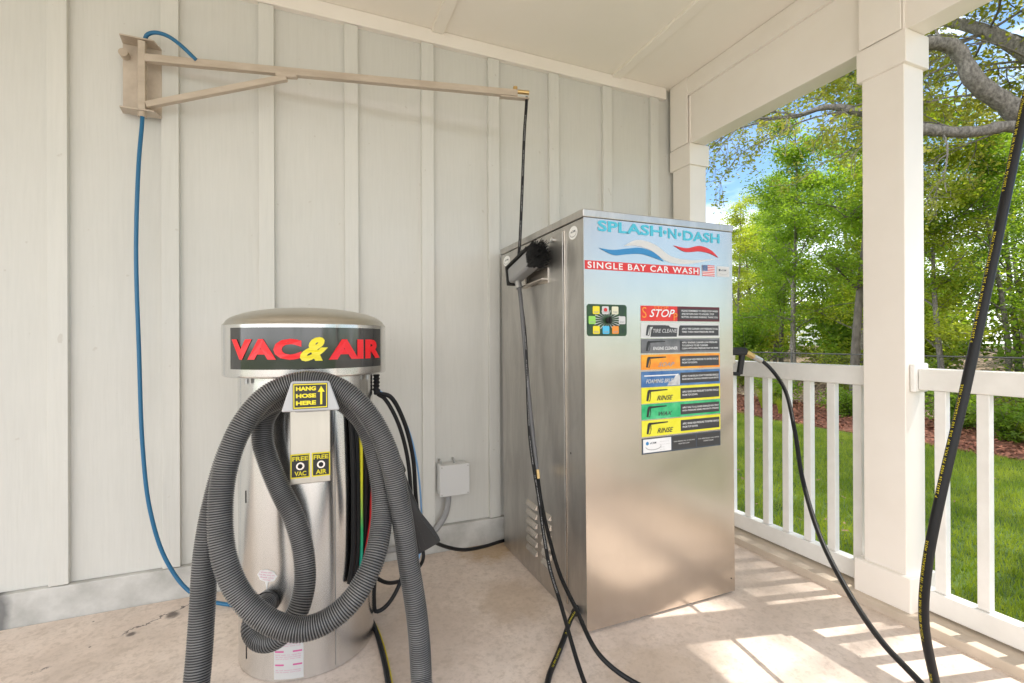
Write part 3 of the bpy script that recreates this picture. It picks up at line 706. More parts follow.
# nozzle: cuff flaring to a wide flat claw
a = Vector((.245, 1.69, .785)); b_ = Vector((.372, 1.70, .462)); d = (b_ - a).normalized(); sd = d.cross(Vector((0, 1, 0))).normalized(); sd = -sd if sd.x < 0 else sd; nn = Vector((0, 1, 0))
rings = []
for t, w_, h_ in ((0, .036, .036), (.06, .037, .037), (.065, .031, .031), (.35, .028, .026), (.62, .028, .02), (.85, .048, .019), (.97, .054, .018), (1, .054, .018)):
    c = a.lerp(b_, t); n_ = 24
    e = 2.0 if t < .5 else 3.5
    rings.append([c + sd * (w_ * math.copysign(abs(math.cos(q)) ** (2 / e), math.cos(q))) + nn * (h_ * math.copysign(abs(math.sin(q)) ** (2 / e), math.sin(q))) for q in np.linspace(0, 2 * math.pi, n_, endpoint=False)])
nz = MB().loft(rings).build('nozzle', 'nozzle', vh, smooth=True)
mb = MB()
for k in (-2, -1, 0, 1, 2):
    p0 = a.lerp(b_, .68) + sd * (.010 * k) - nn * .020; p1 = a.lerp(b_, .96) + sd * (.021 * k) - nn * .0185
    mb.bar(p0, p1, .003, .004, up=(0, -1, 0))
mb.build('nozzle_ribs', 'nozzle', nz)
c = b_; MB().hexa([c + sd * sx * .048 + nn * sy * .0135 + d * sz for sz in (.0003, .0025) for sx, sy in ((-1, -1), (1, -1), (1, 1), (-1, 1))]).build('nozzle_mouth', 'blackmat', nz)
MB().cyl(a + Vector((0, 0, 0)), a + d * .05, .0375, 20).build('nozzle_cuff', 'nozzle', nz, smooth=True)

# ---- generic hoses
def hose(name, mat, pts, r_, label, cat, parent=None, ds=.01, seg=12, **kw):
    A, L = spline(pts, ds=ds)
    o = MB().tube(A, r_, seg).build(name, mat, parent, smooth=True)
    if parent is None: tag(o, label, cat, kw.get('group'))
    return o, A
def hose_thing(name, mat, pts, r_, label, cat, text=None, tmat='ink_vyel', th=.6, view=(0, 0, 1.2), t0=0.03, t1=.97, gap=.012, turn=0, group=None, ds=.01, part='tube'):
    t = thing(name, label, cat, pts[0], group)
    A, L = spline(pts, ds=ds)
    tb = MB().tube(A, r_, 16).build(part, mat, t, smooth=True)
    if text:
        A, L = spline(pts, ds=.004); T, _, _ = frames(A); s = np.linspace(0, L, len(A))
        mb = MB(); pos = L * t0; h = r_ * th
        V, F, sz = glyphs(text, bold=0.0, spacing=1.35); wl = h * sz[0] / sz[1]
        while pos + wl < L * t1:
            out = []
            for x, y in V:
                q = pos + x * wl; P = np.array([np.interp(q, s, A[:, k]) for k in range(3)]); tg = np.array([np.interp(q, s, T[:, k]) for k in range(3)]); tg /= np.linalg.norm(tg)
                vd = np.array(view) - P; vd -= tg * (vd @ tg); vd /= np.linalg.norm(vd); sd_ = np.cross(vd, tg)
                an = (y - .5) * h / r_ + turn
                out.append(P + (r_ + .0004) * (math.cos(an) * vd + math.sin(an) * sd_))
            mb.add(out, F); pos += wl + gap
        mb.build('printing', tmat, tb)
    return t
# blue air line on the wall
BLT = thing('blue_air_line', 'thin blue air line hanging from the wall bracket to the floor', 'air line', (-.70, 2.58, 0))
hose('tube', 'blue', [(-0.710, 2.62, 2.24), (-0.709, 2.61, 2.189), (-0.716, 2.59, 2.007), (-0.724, 2.58, 1.614), (-0.715, 2.58, 1.171), (-0.702, 2.58, 0.727), (-0.674, 2.57, 0.46), (-0.613, 2.56, 0.231), (-0.512, 2.54, 0.072), (-0.355, 2.487, 0.012), (-.1, 2.42, .01), (.1, 2.35, .01), (.22, 2.22, .03), (.232, 2.09, .09), (.222, 2.06, .2), (.225, 2.07, .32)], .0085, '', '', BLT)
hose('tube', 'blue', [(-0.700, 2.62, 2.574), (-0.690, 2.61, 2.592), (-0.66, 2.60, 2.605), (-0.61, 2.585, 2.595), (-0.558, 2.572, 2.560), (-0.500, 2.562, 2.505), (-.49, 2.56, 2.495)], .0085, '', '', BLT)

# =================================================================== BOOM
bk = thing('hose_boom', 'rusty tan steel swing boom bolted high on the wall above the vacuum', 'hose boom', (-.70, 2.69, 2.25))
bp = boxo('wall_plate', 'bracket', bk, -.797, -.650, 2.672, 2.680, 2.249, 2.568, bevel=.001)
for z in (2.565, 2.246):
    MB().hexa([(-.797, 2.672, z), (-.650, 2.672, z), (-.662, 2.600, z), (-.788, 2.600, z), (-.797, 2.672, z + .006), (-.650, 2.672, z + .006), (-.662, 2.600, z + .006), (-.788, 2.600, z + .006)]).build('flange', 'bracket', bk, bevel=.001)
MB().box(-.724, -.696, 2.606, 2.634, 2.253, 2.564).build('pivot_tube', 'boom', bk, bevel=.003)
MB().cyl((-.710, 2.62, 2.222), (-.710, 2.62, 2.245), .016, 16).build('pivot_collar', 'boom', bk, smooth=True)
tip = Vector((1.015, 2.245, 2.482)); pv = Vector((-.710, 2.620, 2.488))
d = (tip - pv).normalized()
MB().bar(pv + d * .015, tip - d * .04, .03, .034).build('arm', 'boom', bk, bevel=.003)
jo = pv + d * .61
MB().bar(Vector((-.710, 2.620, 2.278)) + d * .018, jo + Vector((0, 0, -.028)), .026, .028).build('strut', 'boom', bk, bevel=.003)
MB().bar(jo - d * .05 + Vector((0, 0, -.018)), jo + d * .05 + Vector((0, 0, -.012)), .034, .03).build('weld_joint', 'boom', bk, bevel=.01)
MB().bar(tip - d * .13 + Vector((0, 0, -.023)), tip + d * .02 + Vector((0, 0, -.023)), .03, .006).build('tip_plate', 'boom', bk)
MB().cyl(tip - d * .05 + Vector((0, 0, -.02)), tip - d * .05 + Vector((0, 0, .035)), .012, 12).build('tip_bolt', 'brass', bk, smooth=True)
MB().cyl(tip - d * .04 + Vector((0, 0, .012)), tip + d * .022 + Vector((0, 0, .012)), .0105, 12).build('swivel', 'brass', bk, smooth=True)
MB().cyl((-.785, 2.6715, 2.508), (-.785, 2.635, 2.508), .018, 16).build('pipe_stub', 'boom', bk, smooth=True)

# hoses on the cabinet's left side
hose_thing('boom_hose', 'black', [(1.025, 2.243, 2.470), (1.022, 2.243, 2.42), (1.012, 2.245, 2.288), (1.0, 2.250, 1.992), (0.985, 2.247, 1.726), (0.975, 2.245, 1.613), (.972, 2.215, 1.45), (0.962, 2.133, 1.209), (0.945, 2.047, 0.734), (0.93, 1.922, 0.489), (0.92, 1.863, 0.382), (0.90, 1.760, 0.263), (0.885, 1.642, 0.181), (0.842, 1.384, 0.040), (.82, 1.15, .012), (.95, .95, .012)], .0078,
           'thin black hose hanging from the boom tip past the brush to the floor', 'hose', 'W.P. 3000 PSI 1/4 IN HIGH PRESSURE', 'ink_palegrey', .55, gap=.05, t1=.8)
br = thing('foam_brush', 'black bristled foam brush with a grey handle hung on the cabinet side', 'brush', (.96, 2.1, 1.5))
bs = [Vector(p) for p in ((.955, 2.36, 1.60), (.955, 2.255, 1.485))]
# head: elongated rounded block along the cabinet side, axis rising toward the camera
hx = Vector((0, -.30, .065)).normalized(); hz = Vector((0, .10, 1)); hz = (hz - hx * hz.dot(hx)).normalized(); hw = hx.cross(hz)
hc = Vector((.955, 2.150, 1.563))
def obb(c, ax, L_, bx_, W_, cx_, H_): return [c + ax * (sx * L_ / 2) + bx_ * (sy * W_ / 2) + cx_ * (sz * H_ / 2) for sz in (-1, 1) for sx, sy in ((-1, -1), (1, -1), (1, 1), (-1, 1))]
MB().hexa(obb(hc + hx * .01, hx, .25, hw, .07, hz, .085)).build('brush_block', 'conduit', br, bevel=.018, seg=3)
MB().hexa(obb(hc + hz * .046 + hx * .01, hx, .26, hw, .085, hz, .012)).build('rubber_rim', 'blackmat', br, bevel=.004)
MB().hexa(obb(hc - hx * .118, hx, .012, hw, .082, hz, .10)).build('rubber_rim', 'blackmat', br, bevel=.004)
mb = MB()
rnd = random.Random(3)
for i in range(460):
    o = hc + hx * (.135 + rnd.uniform(-.015, .005)) + hz * rnd.uniform(-.042, .045) + hw * rnd.uniform(-.036, .036)
    dr = (hx * 1.0 + hz * ((o - hc).dot(hz) * 3 + rnd.uniform(-.10, .10)) + hw * rnd.uniform(-.15, .15)).normalized()
    ln = rnd.uniform(.06, .095)
    mb.cyl(o, o + dr * ln, .0034, 4, .0018)
for i in range(140):
    o = hc + hx * rnd.uniform(.0, .11) + hz * .052 + hw * rnd.uniform(-.035, .035)
    dr = (hx * 1.0 + hz * .12 + hw * rnd.uniform(-.1, .1)).normalized()
    mb.cyl(o, o + dr * rnd.uniform(.03, .06), .003, 4, .0016)
mb.build('bristles', 'blackmat', br)
MB().tube(spline([(.955, 2.215, 1.50), (0.958, 2.198, 1.47), (0.958, 2.144, 1.234), (0.958, 2.072, 0.872), (0.958, 2.000, 0.60)], ds=.02)[0], .0105, 16).build('handle', 'dkgrey', br, smooth=True)
MB().cyl((.955, 2.218, 1.53), (.957, 2.196, 1.47), .017, 14).build('socket', 'galv', br, smooth=True)
MB().cyl((.958, 2.001, .605), (.958, 1.992, .565), .0125, 6).build('brass_fitting', 'brass', br)
MB().hexa([(.985, 1.98, 1.492), (1.0225, 1.98, 1.492), (1.0225, 2.26, 1.478), (.985, 2.26, 1.478), (.985, 1.98, 1.498), (1.0225, 1.98, 1.498), (1.0225, 2.26, 1.484), (.985, 2.26, 1.484)]).build('brush_shelf', 'steel', cab, bevel=.001)
boxo('brush_shelf_lip', 'steel', cab, 1.0185, 1.0222, 1.98, 2.26, 1.478, 1.55, bevel=.001)
hose_thing('brush_hose', 'black', [(.958, 1.993, .575), (0.965, 1.973, 0.47), (0.955, 1.883, 0.353), (0.94, 1.754, 0.24), (0.93, 1.599, 0.17), (0.93, 1.432, 0.09), (1.03, 1.334, 0.02), (1.2, 1.15, .012), (1.3, .9, .012)], .0085,
           'plain black hose running from the brush handle down to the floor', 'hose')
hose_thing('outlet_hose', 'black', [(1.028, 1.755, .068), (1.005, 1.742, .062), (.975, 1.725, .045), (.92, 1.675, .016), (.85, 1.60, .0115), (.76, 1.50, .0115), (.66, 1.33, .0115), (.6, 1.1, .0115)], .0105,
           'black hose with yellow printing leaving the bottom corner of the cabinet', 'hose', 'HYDRAULIC 4000 PSI', 'ink_vyel', .6, t1=.9, gap=.09)
MB().cyl((1.031, 1.758, .07), (1.006, 1.742, .062), .016, 12).build('hose_outlet', 'blackmat', cab, smooth=True)

# spray gun hose and foreground hose are one loop
GH = [(2.055, 1.726, 1.112), (2.09, 1.718, 1.092), (2.122, 1.69, 1.045), (2.112, 1.62, 0.962), (2.012, 1.495, 0.79), (1.900, 1.377, 0.613), (1.775, 1.213, 0.444), (1.672, 1.04, 0.332), (1.575, 0.889, 0.29), (1.510, 0.76, 0.272), (1.44, .67, .265), (1.36, .625, .28), (1.295, .61, .34), (1.250, 0.603, 0.449), (1.183, 0.59, 0.611), (1.156, 0.569, 0.751), (1.174, 0.55, 0.917), (1.227, 0.539, 1.098), (1.294, 0.522, 1.365), (1.378, 0.508, 1.663), (1.462, 0.494, 1.929), (1.56, .47, 2.3), (1.6, .45, 2.6), (1.62, .44, 2.78)]
gh = hose_thing('gun_hose', 'black', GH, .0090, 'thick black pressure hose with yellow printing looping from the spray gun past the camera', 'hose', 'P 25075-56 4000 PSI MAX WP SAE 100 HYDRAULIC HOSE', 'ink_vyel', .55, t0=.40, t1=.93, turn=.7, gap=.09, ds=.012)
gn = thing('spray_gun', 'black spray gun with a brass coupling parked on the right side of the cabinet', 'spray gun', (1.95, 1.74, 1.1))
MB().bar((1.872, 1.745, 1.150), (1.985, 1.735, 1.148), .034, .040).build('gun_body', 'blackmat', gn, bevel=.010)
MB().cyl((1.86, 1.746, 1.150), (1.875, 1.745, 1.150), .012, 12).build('nozzle_stub', 'blackmat', gn, smooth=True)
MB().bar((1.965, 1.738, 1.135), (1.950, 1.742, 1.035), .022, .026).build('trigger', 'blackmat', gn, bevel=.006)
MB().bar((1.952, 1.742, 1.035), (1.900, 1.745, 1.040), .018, .018).build('trigger_guard', 'blackmat', gn, bevel=.006)
MB().cyl((1.986, 1.735, 1.143), (2.030, 1.730, 1.122), .0155, 6).build('brass_coupling', 'brass', gn)
MB().cyl((2.030, 1.730, 1.122), (2.075, 1.722, 1.100), .0140, 14).build('hose_ferrule', 'galv', gn, smooth=True)
boxo('gun_holster', 'steel', cab, 1.8435, 1.885, 1.70, 1.79, 1.085, 1.13, bevel=.003)

# =================================================================== CABLES BY THE VACUUM
g1 = 'thin lines running from under the vacuum hood'
hose('power_cable', 'black', [(0.246, 2.064, 1.0), (0.25, 2.065, 0.982), (0.275, 2.074, 0.964), (0.33, 2.084, 0.865), (0.375, 2.098, 0.707), (0.394, 2.112, 0.503), (0.381, 2.117, 0.304), (0.336, 2.082, 0.153), (0.277, 2.053, 0.09), (0.236, 2.052, 0.077), (0.228, 2.05, 0.132), (0.232, 2.054, 0.236), (.235, 2.05, .4)], .0085, 'black cable that loops under the nozzle and back to the vacuum drum', 'cable', group=g1)
hose('cabinet_cable', 'black', [(0.248, 2.062, 1.0), (0.256, 2.062, 0.987), (0.299, 2.066, 0.970), (0.358, 2.086, 0.863), (0.402, 2.112, 0.702), (0.425, 2.153, 0.486), (0.455, 2.215, 0.331), (0.568, 2.35, 0.190), (0.728, 2.45, 0.090), (0.88, 2.54, 0.045), (1.03, 2.622, 0.022), (1.12, 2.635, .02)], .0095, 'black cable sweeping from the vacuum across to the cabinet side', 'cable', group=g1)
hose('water_tube', 'ltblue', [(0.252, 2.058, .998), (0.262, 2.06, 0.990), (0.309, 2.075, 0.962), (0.382, 2.096, 0.816), (0.424, 2.120, 0.653), (0.452, 2.17, 0.431), (0.455, 2.19, 0.261), (.42, 2.16, .15)], .0042, 'thin pale blue tube hanging beside the black cables of the vacuum', 'tube', group=g1)
hose('floor_cable', 'black', [(0.205, 2.20, 0.02), (0.228, 2.07, 0.014), (0.236, 1.95, 0.0095), (0.238, 1.80, 0.0095), (0.234, 1.66, 0.0095), (.23, 1.5, .0095)], .0092, 'black cable lying on the floor at the right of the drum', 'cable', group=g1)
hose('floor_lead', 'ink_yellow', [(0.215, 2.19, 0.01), (0.241, 2.06, 0.006), (0.2505, 1.95, 0.0042), (0.2525, 1.80, 0.0042), (0.2485, 1.66, 0.0042), (.243, 1.5, .0042)], .0024, 'thin yellow lead lying against the black floor cable', 'cable')
hose('loop_cable', 'black', [(0.21, 2.18, 0.24), (.235, 2.15, .19), (0.287, 2.165, 0.137), (0.365, 2.233, 0.095), (0.444, 2.308, 0.085), (.50, 2.36, .12), (.49, 2.38, .22)], .0085, 'short black cable curving low between the drum and the wall', 'cable', group=g1)
# air hose with gauge hanging at the drum's right side
ah = thing('air_hose', 'coiled black air hose with yellow-green and red stripes at the right of the drum', 'air hose', (.2, 1.93, .4))
def on_drum(a, rr_, z): return (VC[0] + rr_ * math.sin(R(a)), VC[1] - rr_ * math.cos(R(a)), z)
for k, a in enumerate((35, 39, 48, 54, 60)):
    hose('strand', 'black', [on_drum(a - 2, .264, .96), on_drum(a, .268, .8), on_drum(a + 1, .268, .6), on_drum(a, .268, .4), on_drum(a - 3, .264, .3)], .0095, '', '', ah)
hose('striped_strand', 'stripe', [on_drum(43, .262, .93), on_drum(43, .272, .8), on_drum(43, .272, .6), on_drum(43, .272, .4), on_drum(42, .268, .30)], .0065, '', '', ah)
hose('red_strand', 'red', [on_drum(55, .280, .78), on_drum(55, .290, .70), on_drum(52, .292, .60), on_drum(50, .292, .50), on_drum(45, .290, .40), on_drum(43, .284, .33)], .0095, '', '', ah)

# =================================================================== JUNCTION BOX
jb = thing('junction_box', 'square light grey junction box low on the wall beside the cabinet', 'junction box', (.733, 2.66, .35))
boxo('box', 'greyplastic', jb, .650, .818, 2.612, WY, .335, .505, bevel=.008)
boxo('cover', 'greyplastic', jb, .647, .821, 2.602, 2.6115, .332, .508, bevel=.006)
mb = MB()
for x in (.658, .810):
    for z in (.343, .497): mb.cyl((x, 2.602, z), (x, 2.5995, z), .004, 10)
mb.build('cover_screws', 'galv', jb)
mb = MB()
for x in (.665, .745): mb.cyl((x, 2.655, .505), (x, 2.655, .522), .006, 10); mb.cyl((x, 2.66, .522), (x, 2.69, .522), .008, 10)
mb.build('mounting_lug', 'galv', jb)
hose('conduit', 'conduit', [(.708, 2.65, .335), (0.706, 2.648, 0.29), (0.694, 2.645, 0.235), (0.662, 2.642, 0.178), (0.594, 2.638, 0.115), (0.51, 2.635, 0.08), (0.402, 2.635, 0.075), (0.246, 2.635, 0.075), (0, 2.635, .07), (-.2, 2.63, .07)], .017, '', '', jb)

# =================================================================== OUTDOORS
def mesh_np(name, V, F4, mat, parent=None):
    me = bpy.data.meshes.new(name); nv = len(V); nf = len(F4); k = F4.shape[1]
    me.vertices.add(nv); me.vertices.foreach_set('co', V.astype(np.float32).ravel())
    me.loops.add(nf * k); me.loops.foreach_set('vertex_index', F4.astype(np.int32).ravel())
    me.polygons.add(nf); me.polygons.foreach_set('loop_start', np.arange(0, nf * k, k, dtype=np.int32)); me.polygons.foreach_set('loop_total', np.full(nf, k, dtype=np.int32))
    me.update(calc_edges=True); me.materials.append(M[mat])
    o = bpy.data.objects.new(name, me); COL.objects.link(o)
    if parent is not None: o.parent = parent
    return o

# lawn blades
n = 190000
x = rng.uniform(2.58, 7.6, n); y = rng.uniform(-.6, 9.5, n)
keep = (x < 7.3 + .12 * np.sin(y * 2.1) + .08 * np.sin(y * 5)) & (y < x * 1.25 + .5) & (y > x * .28 - .8)
x = x[keep]; y = y[keep]; n = len(x)
h = rng.uniform(.03, .065, n); w = rng.uniform(.0022, .0042, n); a = rng.uniform(0, 2 * np.pi, n); lean = rng.uniform(.005, .035, n); la = rng.uniform(0, 2 * np.pi, n)
B0 = np.stack([x - w * np.cos(a), y - w * np.sin(a), np.full(n, -.17)], 1); B1 = np.stack([x + w * np.cos(a), y + w * np.sin(a), np.full(n, -.17)], 1)
Tp = np.stack([x + lean * np.cos(la), y + lean * np.sin(la), -.17 + h], 1)
V = np.stack([B0, B1, Tp], 1).reshape(-1, 3); F = np.arange(3 * n).reshape(-1, 3)
tag(mesh_np('lawn_grass', V, F, 'blade'), 'bright mown green grass beyond the white railings', 'grass', kind='stuff')

def chips(name, n, x0, x1, y0, y1, z, mat, label, cat, size):
    x = rng.uniform(x0, x1, n); y = rng.uniform(y0, y1, n)
    zz = z(x, y) if callable(z) else np.full(n, z)
    zz = zz + rng.uniform(.0, .03, n)
    a = rng.uniform(0, 2 * np.pi, n); l_ = rng.uniform(.5, 1, n) * size; w_ = l_ * rng.uniform(.3, .6, n); t = rng.uniform(-.5, .5, n)
    c, s_ = np.cos(a), np.sin(a)
    V = np.stack([np.stack([x + c * l_ * i - s_ * w_ * j, y + s_ * l_ * i + c * w_ * j, zz + t * l_ * i + .3 * w_ * j * np.sin(a * 7)], 1) for i, j in ((-1, -1), (1, -1), (1, 1), (-1, 1))], 1).reshape(-1, 3)
    return tag(mesh_np(name, V, np.arange(4 * n).reshape(-1, 4), mat), label, cat, kind='stuff')
chips('mulch_chips', 14000, 7.3, 9.9, -1, 12, -.155, 'chipA', 'red brown mulch in the planting bed past the lawn', 'mulch', .035)
chips('fallen_leaves', 260, 3.2, 7.3, -.5, 8.5, -.135, 'mulchleaf', 'scattered dry leaves lying on the lawn', 'fallen leaves', .02)
chips('leaf_litter', 22000, 9.9, 16, -2, 18, lambda x, y: -.16 + np.clip((x - 10.2) * .10, 0, 1), 'chipB', 'dry leaves covering the ground beyond the chain-link fence', 'leaf litter', .06)

def leaves_at(P, size, droop=.3, r2=None):
    r_ = r2 or rng
    n = len(P)
    d1 = r_.normal(size=(n, 3)); d1[:, 2] = d1[:, 2] * .5 - droop; d1 /= np.linalg.norm(d1, axis=1)[:, None]
    nn_ = r_.normal(size=(n, 3)); nn_[:, 2] = np.abs(nn_[:, 2]) + .6; sdv = np.cross(d1, nn_); sdv /= np.linalg.norm(sdv, axis=1)[:, None] + 1e-9
    L_ = (size * r_.uniform(.6, 1.15, n))[:, None]; W_ = L_ * .28
    V = np.stack([P, P + d1 * L_ * .5 + sdv * W_, P + d1 * L_, P + d1 * L_ * .5 - sdv * W_], 1).reshape(-1, 3)
    return V

def grow_tree(seed, H, trunk_r, spread, nleaf, leaf, first=.25, nl=12, cone=.7, scat=.16):
    """returns (bark MB, leaf vertices) in local coordinates, base at 0"""
    r_ = random.Random(seed); q = np.random.default_rng(seed)
    mb = MB(); lx, ly = r_.uniform(-.35, .35), r_.uniform(-.35, .35)
    tp = [(lx * t * t * 1.2 + .10 * math.sin(5 * t + seed), ly * t * t * 1.2 + .10 * math.cos(4 * t + seed), H * .93 * t) for t in np.linspace(0, 1, 8)]
    A, L_ = spline(tp, n=20); mb.tube(A, np.linspace(trunk_r, trunk_r * .12, 20), 9)
    tips = []
    for i in range(nl):
        t = first + (1 - first) * (i + r_.random() * .6) / nl; p = A[min(19, int(t * 19))]
        az = i * 2.4 + r_.uniform(-.5, .5); ln = spread * (1.05 - cone * t) * r_.uniform(.7, 1.15); el = r_.uniform(.15, .7) + .4 * t
        pts = [Vector(p)]; dr = Vector((math.cos(az) * math.cos(el), math.sin(az) * math.cos(el), math.sin(el)))
        for k in range(5):
            dr = (dr + Vector((r_.uniform(-.25, .25), r_.uniform(-.25, .25), r_.uniform(-.2, .12)))).normalized(); pts.append(pts[-1] + dr * ln / 5)
        B, _ = spline(pts, n=12); r0 = trunk_r * (.45 - .3 * t); mb.tube(B, np.linspace(r0, .006, 12), 5, False)
        for k in range(9):
            b0 = B[int(2 + 9 * r_.random())]; az2 = r_.uniform(0, 6.28); e2 = r_.uniform(-.4, .8); l2 = ln * r_.uniform(.25, .5)
            d2 = Vector((math.cos(az2) * math.cos(e2), math.sin(az2) * math.cos(e2), math.sin(e2)))
            e = Vector(b0) + d2 * l2; mid = Vector(b0).lerp(e, .5) + Vector((0, 0, .06))
            C_, _ = spline([b0, mid, e], n=6); mb.tube(C_, np.linspace(.010, .003, 6), 4, False)
            tips.append((C_, 1.0))
        tips.append((B[5:], 1.2))
    per = int(nleaf / len(tips)); P = []
    for C_, w_ in tips:
        k = int(per * w_ * q.uniform(.35, 1.65)); t = q.uniform(.15, 1.05, k); i0 = np.clip((t * (len(C_) - 1)), 0, len(C_) - 1.001); i_ = i0.astype(int); fr = (i0 - i_)[:, None]
        base = C_[i_] * (1 - fr) + C_[i_ + 1] * fr
        sc = q.normal(size=(k, 3)) * np.array([scat, scat, scat * .55]); P.append(base + sc)
    return mb, leaves_at(np.concatenate(P), leaf, .25, q)

def build_tree(name, label, cat, loc, proto, bark, leafm, group=None, parts=('trunk', 'crown')):
    t = thing(name, label, cat, loc, group); mb, LV = proto
    me = bpy.data.meshes.new('trunk'); me.from_pydata(mb.v, [], mb.f); me.materials.append(M[bark]); me.polygons.foreach_set('use_smooth', [True] * len(me.polygons))
    o = bpy.data.objects.new(parts[0], me); COL.objects.link(o); o.parent = t
    mesh_np(parts[1], LV, np.arange(len(LV)).reshape(-1, 4), leafm, t)
    return t
def clone(t, loc, rz, sc, label, leafm=None):
    r = t.copy(); COL.objects.link(r); r.location = loc; r.rotation_euler = (0, 0, rz); r.scale = sc if hasattr(sc, '__len__') else (sc,) * 3
    r['label'] = label
    for ch in t.children:
        c = ch.copy(); COL.objects.link(c); c.parent = r
        if leafm and ch.name.startswith('crown'):
            key = (ch.data.name, leafm)
            if key not in MC: d_ = ch.data.copy(); d_.materials[0] = M[leafm]; MC[key] = d_
            c.data = MC[key]
    return r
MC = {}
GT = 'slim trees beyond the chain-link fence'
gz = lambda x: -.165 + min(1.0, max(0, (x - 10.2) * .10))
p1 = grow_tree(11, 7.2, .075, 2.3, 18000, .085, .22, 15)
p2 = grow_tree(23, 6.4, .060, 2.0, 15000, .080, .16, 14)
p3 = grow_tree(37, 8.0, .095, 2.6, 20000, .090, .28, 16)
TA = build_tree('slim_tree', 'slim grey trunk with bright green leaves, seen midway between the cabinet and the porch post', 'tree', (11.5, 8.47, gz(11.5)), p1, 'bark', 'leafA', GT)
TB = build_tree('slim_tree', 'small low-branching tree with yellow-green leaves just right of the steel cabinet', 'tree', (13.4, 11.9, gz(13.4)), p2, 'bark', 'leafB', GT)
TD = build_tree('slim_tree', 'dark trunk rising right against the left edge of the porch post', 'tree', (10.4, 6.28, gz(10.4)), p3, 'barkd', 'leafA', GT)
spots = [(TA, 10.9, 5.15, 1.2, .78, 'leafB', 'grey trunk seen just right of the porch post over the near railing'),
         (TB, 12.1, 4.75, 2.0, .92, 'leafC', 'tree with deeper green leaves left of the foreground hose'),
         (TD, 13.0, 10.0, .6, .8, 'leafC', 'deep green tree left of the midway slim trunk'),
         (TA, 14.4, 8.4, 3.0, .9, 'leafB', 'yellow-green tree in the gap left of the porch post'),
         (TB, 12.6, 3.2, 4.0, 1.15, 'leafA', 'mid green tree near the right edge, behind the foreground hose'),
         (TD, 14.8, 5.6, 2.5, .78, 'leafA', 'tall tree set back right of the porch post'),
         (TA, 15.8, 12.4, 5.0, 1.0, 'leafA', 'tree set back behind the yellow-green one near the cabinet'),
         (TB, 16.8, 10.2, 1.0, 1.25, 'leafC', 'shaded tree farther back left of the porch post'),
         (TD, 17.6, 15.2, 4.4, .8, 'leafB', 'pale tree farther back beside the cabinet edge'),
         (TA, 16.4, 4.2, .4, 1.1, 'leafB', 'yellow-green tree farther back near the right edge'),
         (TB, 12.2, 7.2, 5.4, 1.0, 'leafB', 'low bright tree hidden partly by the left side of the porch post'),
         (TB, 14.0, 1.9, 5.0, 1.1, 'leafA', 'tree at the far right edge beyond the fence'),
         (TD, 21, 17, 1.9, 1.0, 'leafC', 'distant dark tree left of the others beside the cabinet'),
         (TA, 22, 12.5, 2.2, 1.15, 'leafA', 'distant green tree seen through the gap by the post'),
         (TB, 23, 8.5, .2, 1.4, 'leafC', 'distant dark green tree behind the porch post'),
         (TD, 22, 5.0, 3.3, .85, 'leafA', 'distant tall tree behind the foreground hose'),
         (TA, 26, 21, 1.1, 1.2, 'leafB', 'distant yellow-green tree at the cabinet edge'),
         (TB, 28, 15, 2.9, 1.5, 'leafA', 'distant broad tree low behind the fence'),
         (TD, 29, 9.5, 5.9, 1.15, 'leafC', 'most distant dark tree right of the porch post'),
         (TA, 19, 1.6, 4.9, 1.2, 'leafC', 'distant tree at the right edge low behind the fence')]
for (s_, x_, y_, rz, sc, lm, lab) in spots: clone(s_, (x_, y_, gz(x_)), rz, sc, lab, lm)

# shrubs
def shrub_proto(seed, H, W_, nl, leaf):
    q = np.random.default_rng(seed); r_ = random.Random(seed); mb = MB(); P = []
    for i in range(26):
        az = r_.uniform(0, 6.28); sp_ = r_.uniform(.1, 1) * W_; h_ = H * r_.uniform(.5, 1)
        C_, _ = spline([(0, 0, 0), (math.cos(az) * sp_ * .4, math.sin(az) * sp_ * .4, h_ * .55), (math.cos(az) * sp_, math.sin(az) * sp_, h_)], n=10)
        mb.tube(C_, np.linspace(.008, .002, 10), 4, False)
        k = nl // 26; t = q.integers(2, 10, k); P.append(C_[t] + q.normal(size=(k, 3)) * .07)
    return mb, leaves_at(np.concatenate(P), leaf, .1, q)
GS = 'low shrubs around the chain-link fence'
SA = build_tree('shrub', 'low green shrub in the mulch bed seen through the balusters right of the post', 'shrub', (8.6, 3.3, -.16), shrub_proto(5, .55, .55, 2600, .07), 'barkd', 'leafC', GS, ('stems', 'crown'))
SB = build_tree('shrub', 'wide leafy shrub at the fence behind the gap near the cabinet', 'shrub', (9.7, 9.6, -.16), shrub_proto(9, 1.0, .9, 4200, .08), 'barkd', 'leafA', GS, ('stems', 'crown'))
labs = ['shrub under the midway slim trunk', 'shrub left of the dark trunk by the post', 'shrub right of the grey trunk over the near railing', 'pale shrub behind the foreground hose', 'shrub at the right edge beyond the fence',
        'yellow-green shrub behind the fence near the cabinet', 'bright bush behind the fence left of the post', 'bush behind the fence right of the post', 'bush farther along the fence to the right', 'low bush between the fence and far trees',
        'dark small bush at the bed edge near the right side', 'small bush in the bed seen between left balusters', 'green bush behind the fence midway left', 'tall bush far behind the fence left', 'tall bush far behind the fence right', 'tall bush far behind the fence centre']
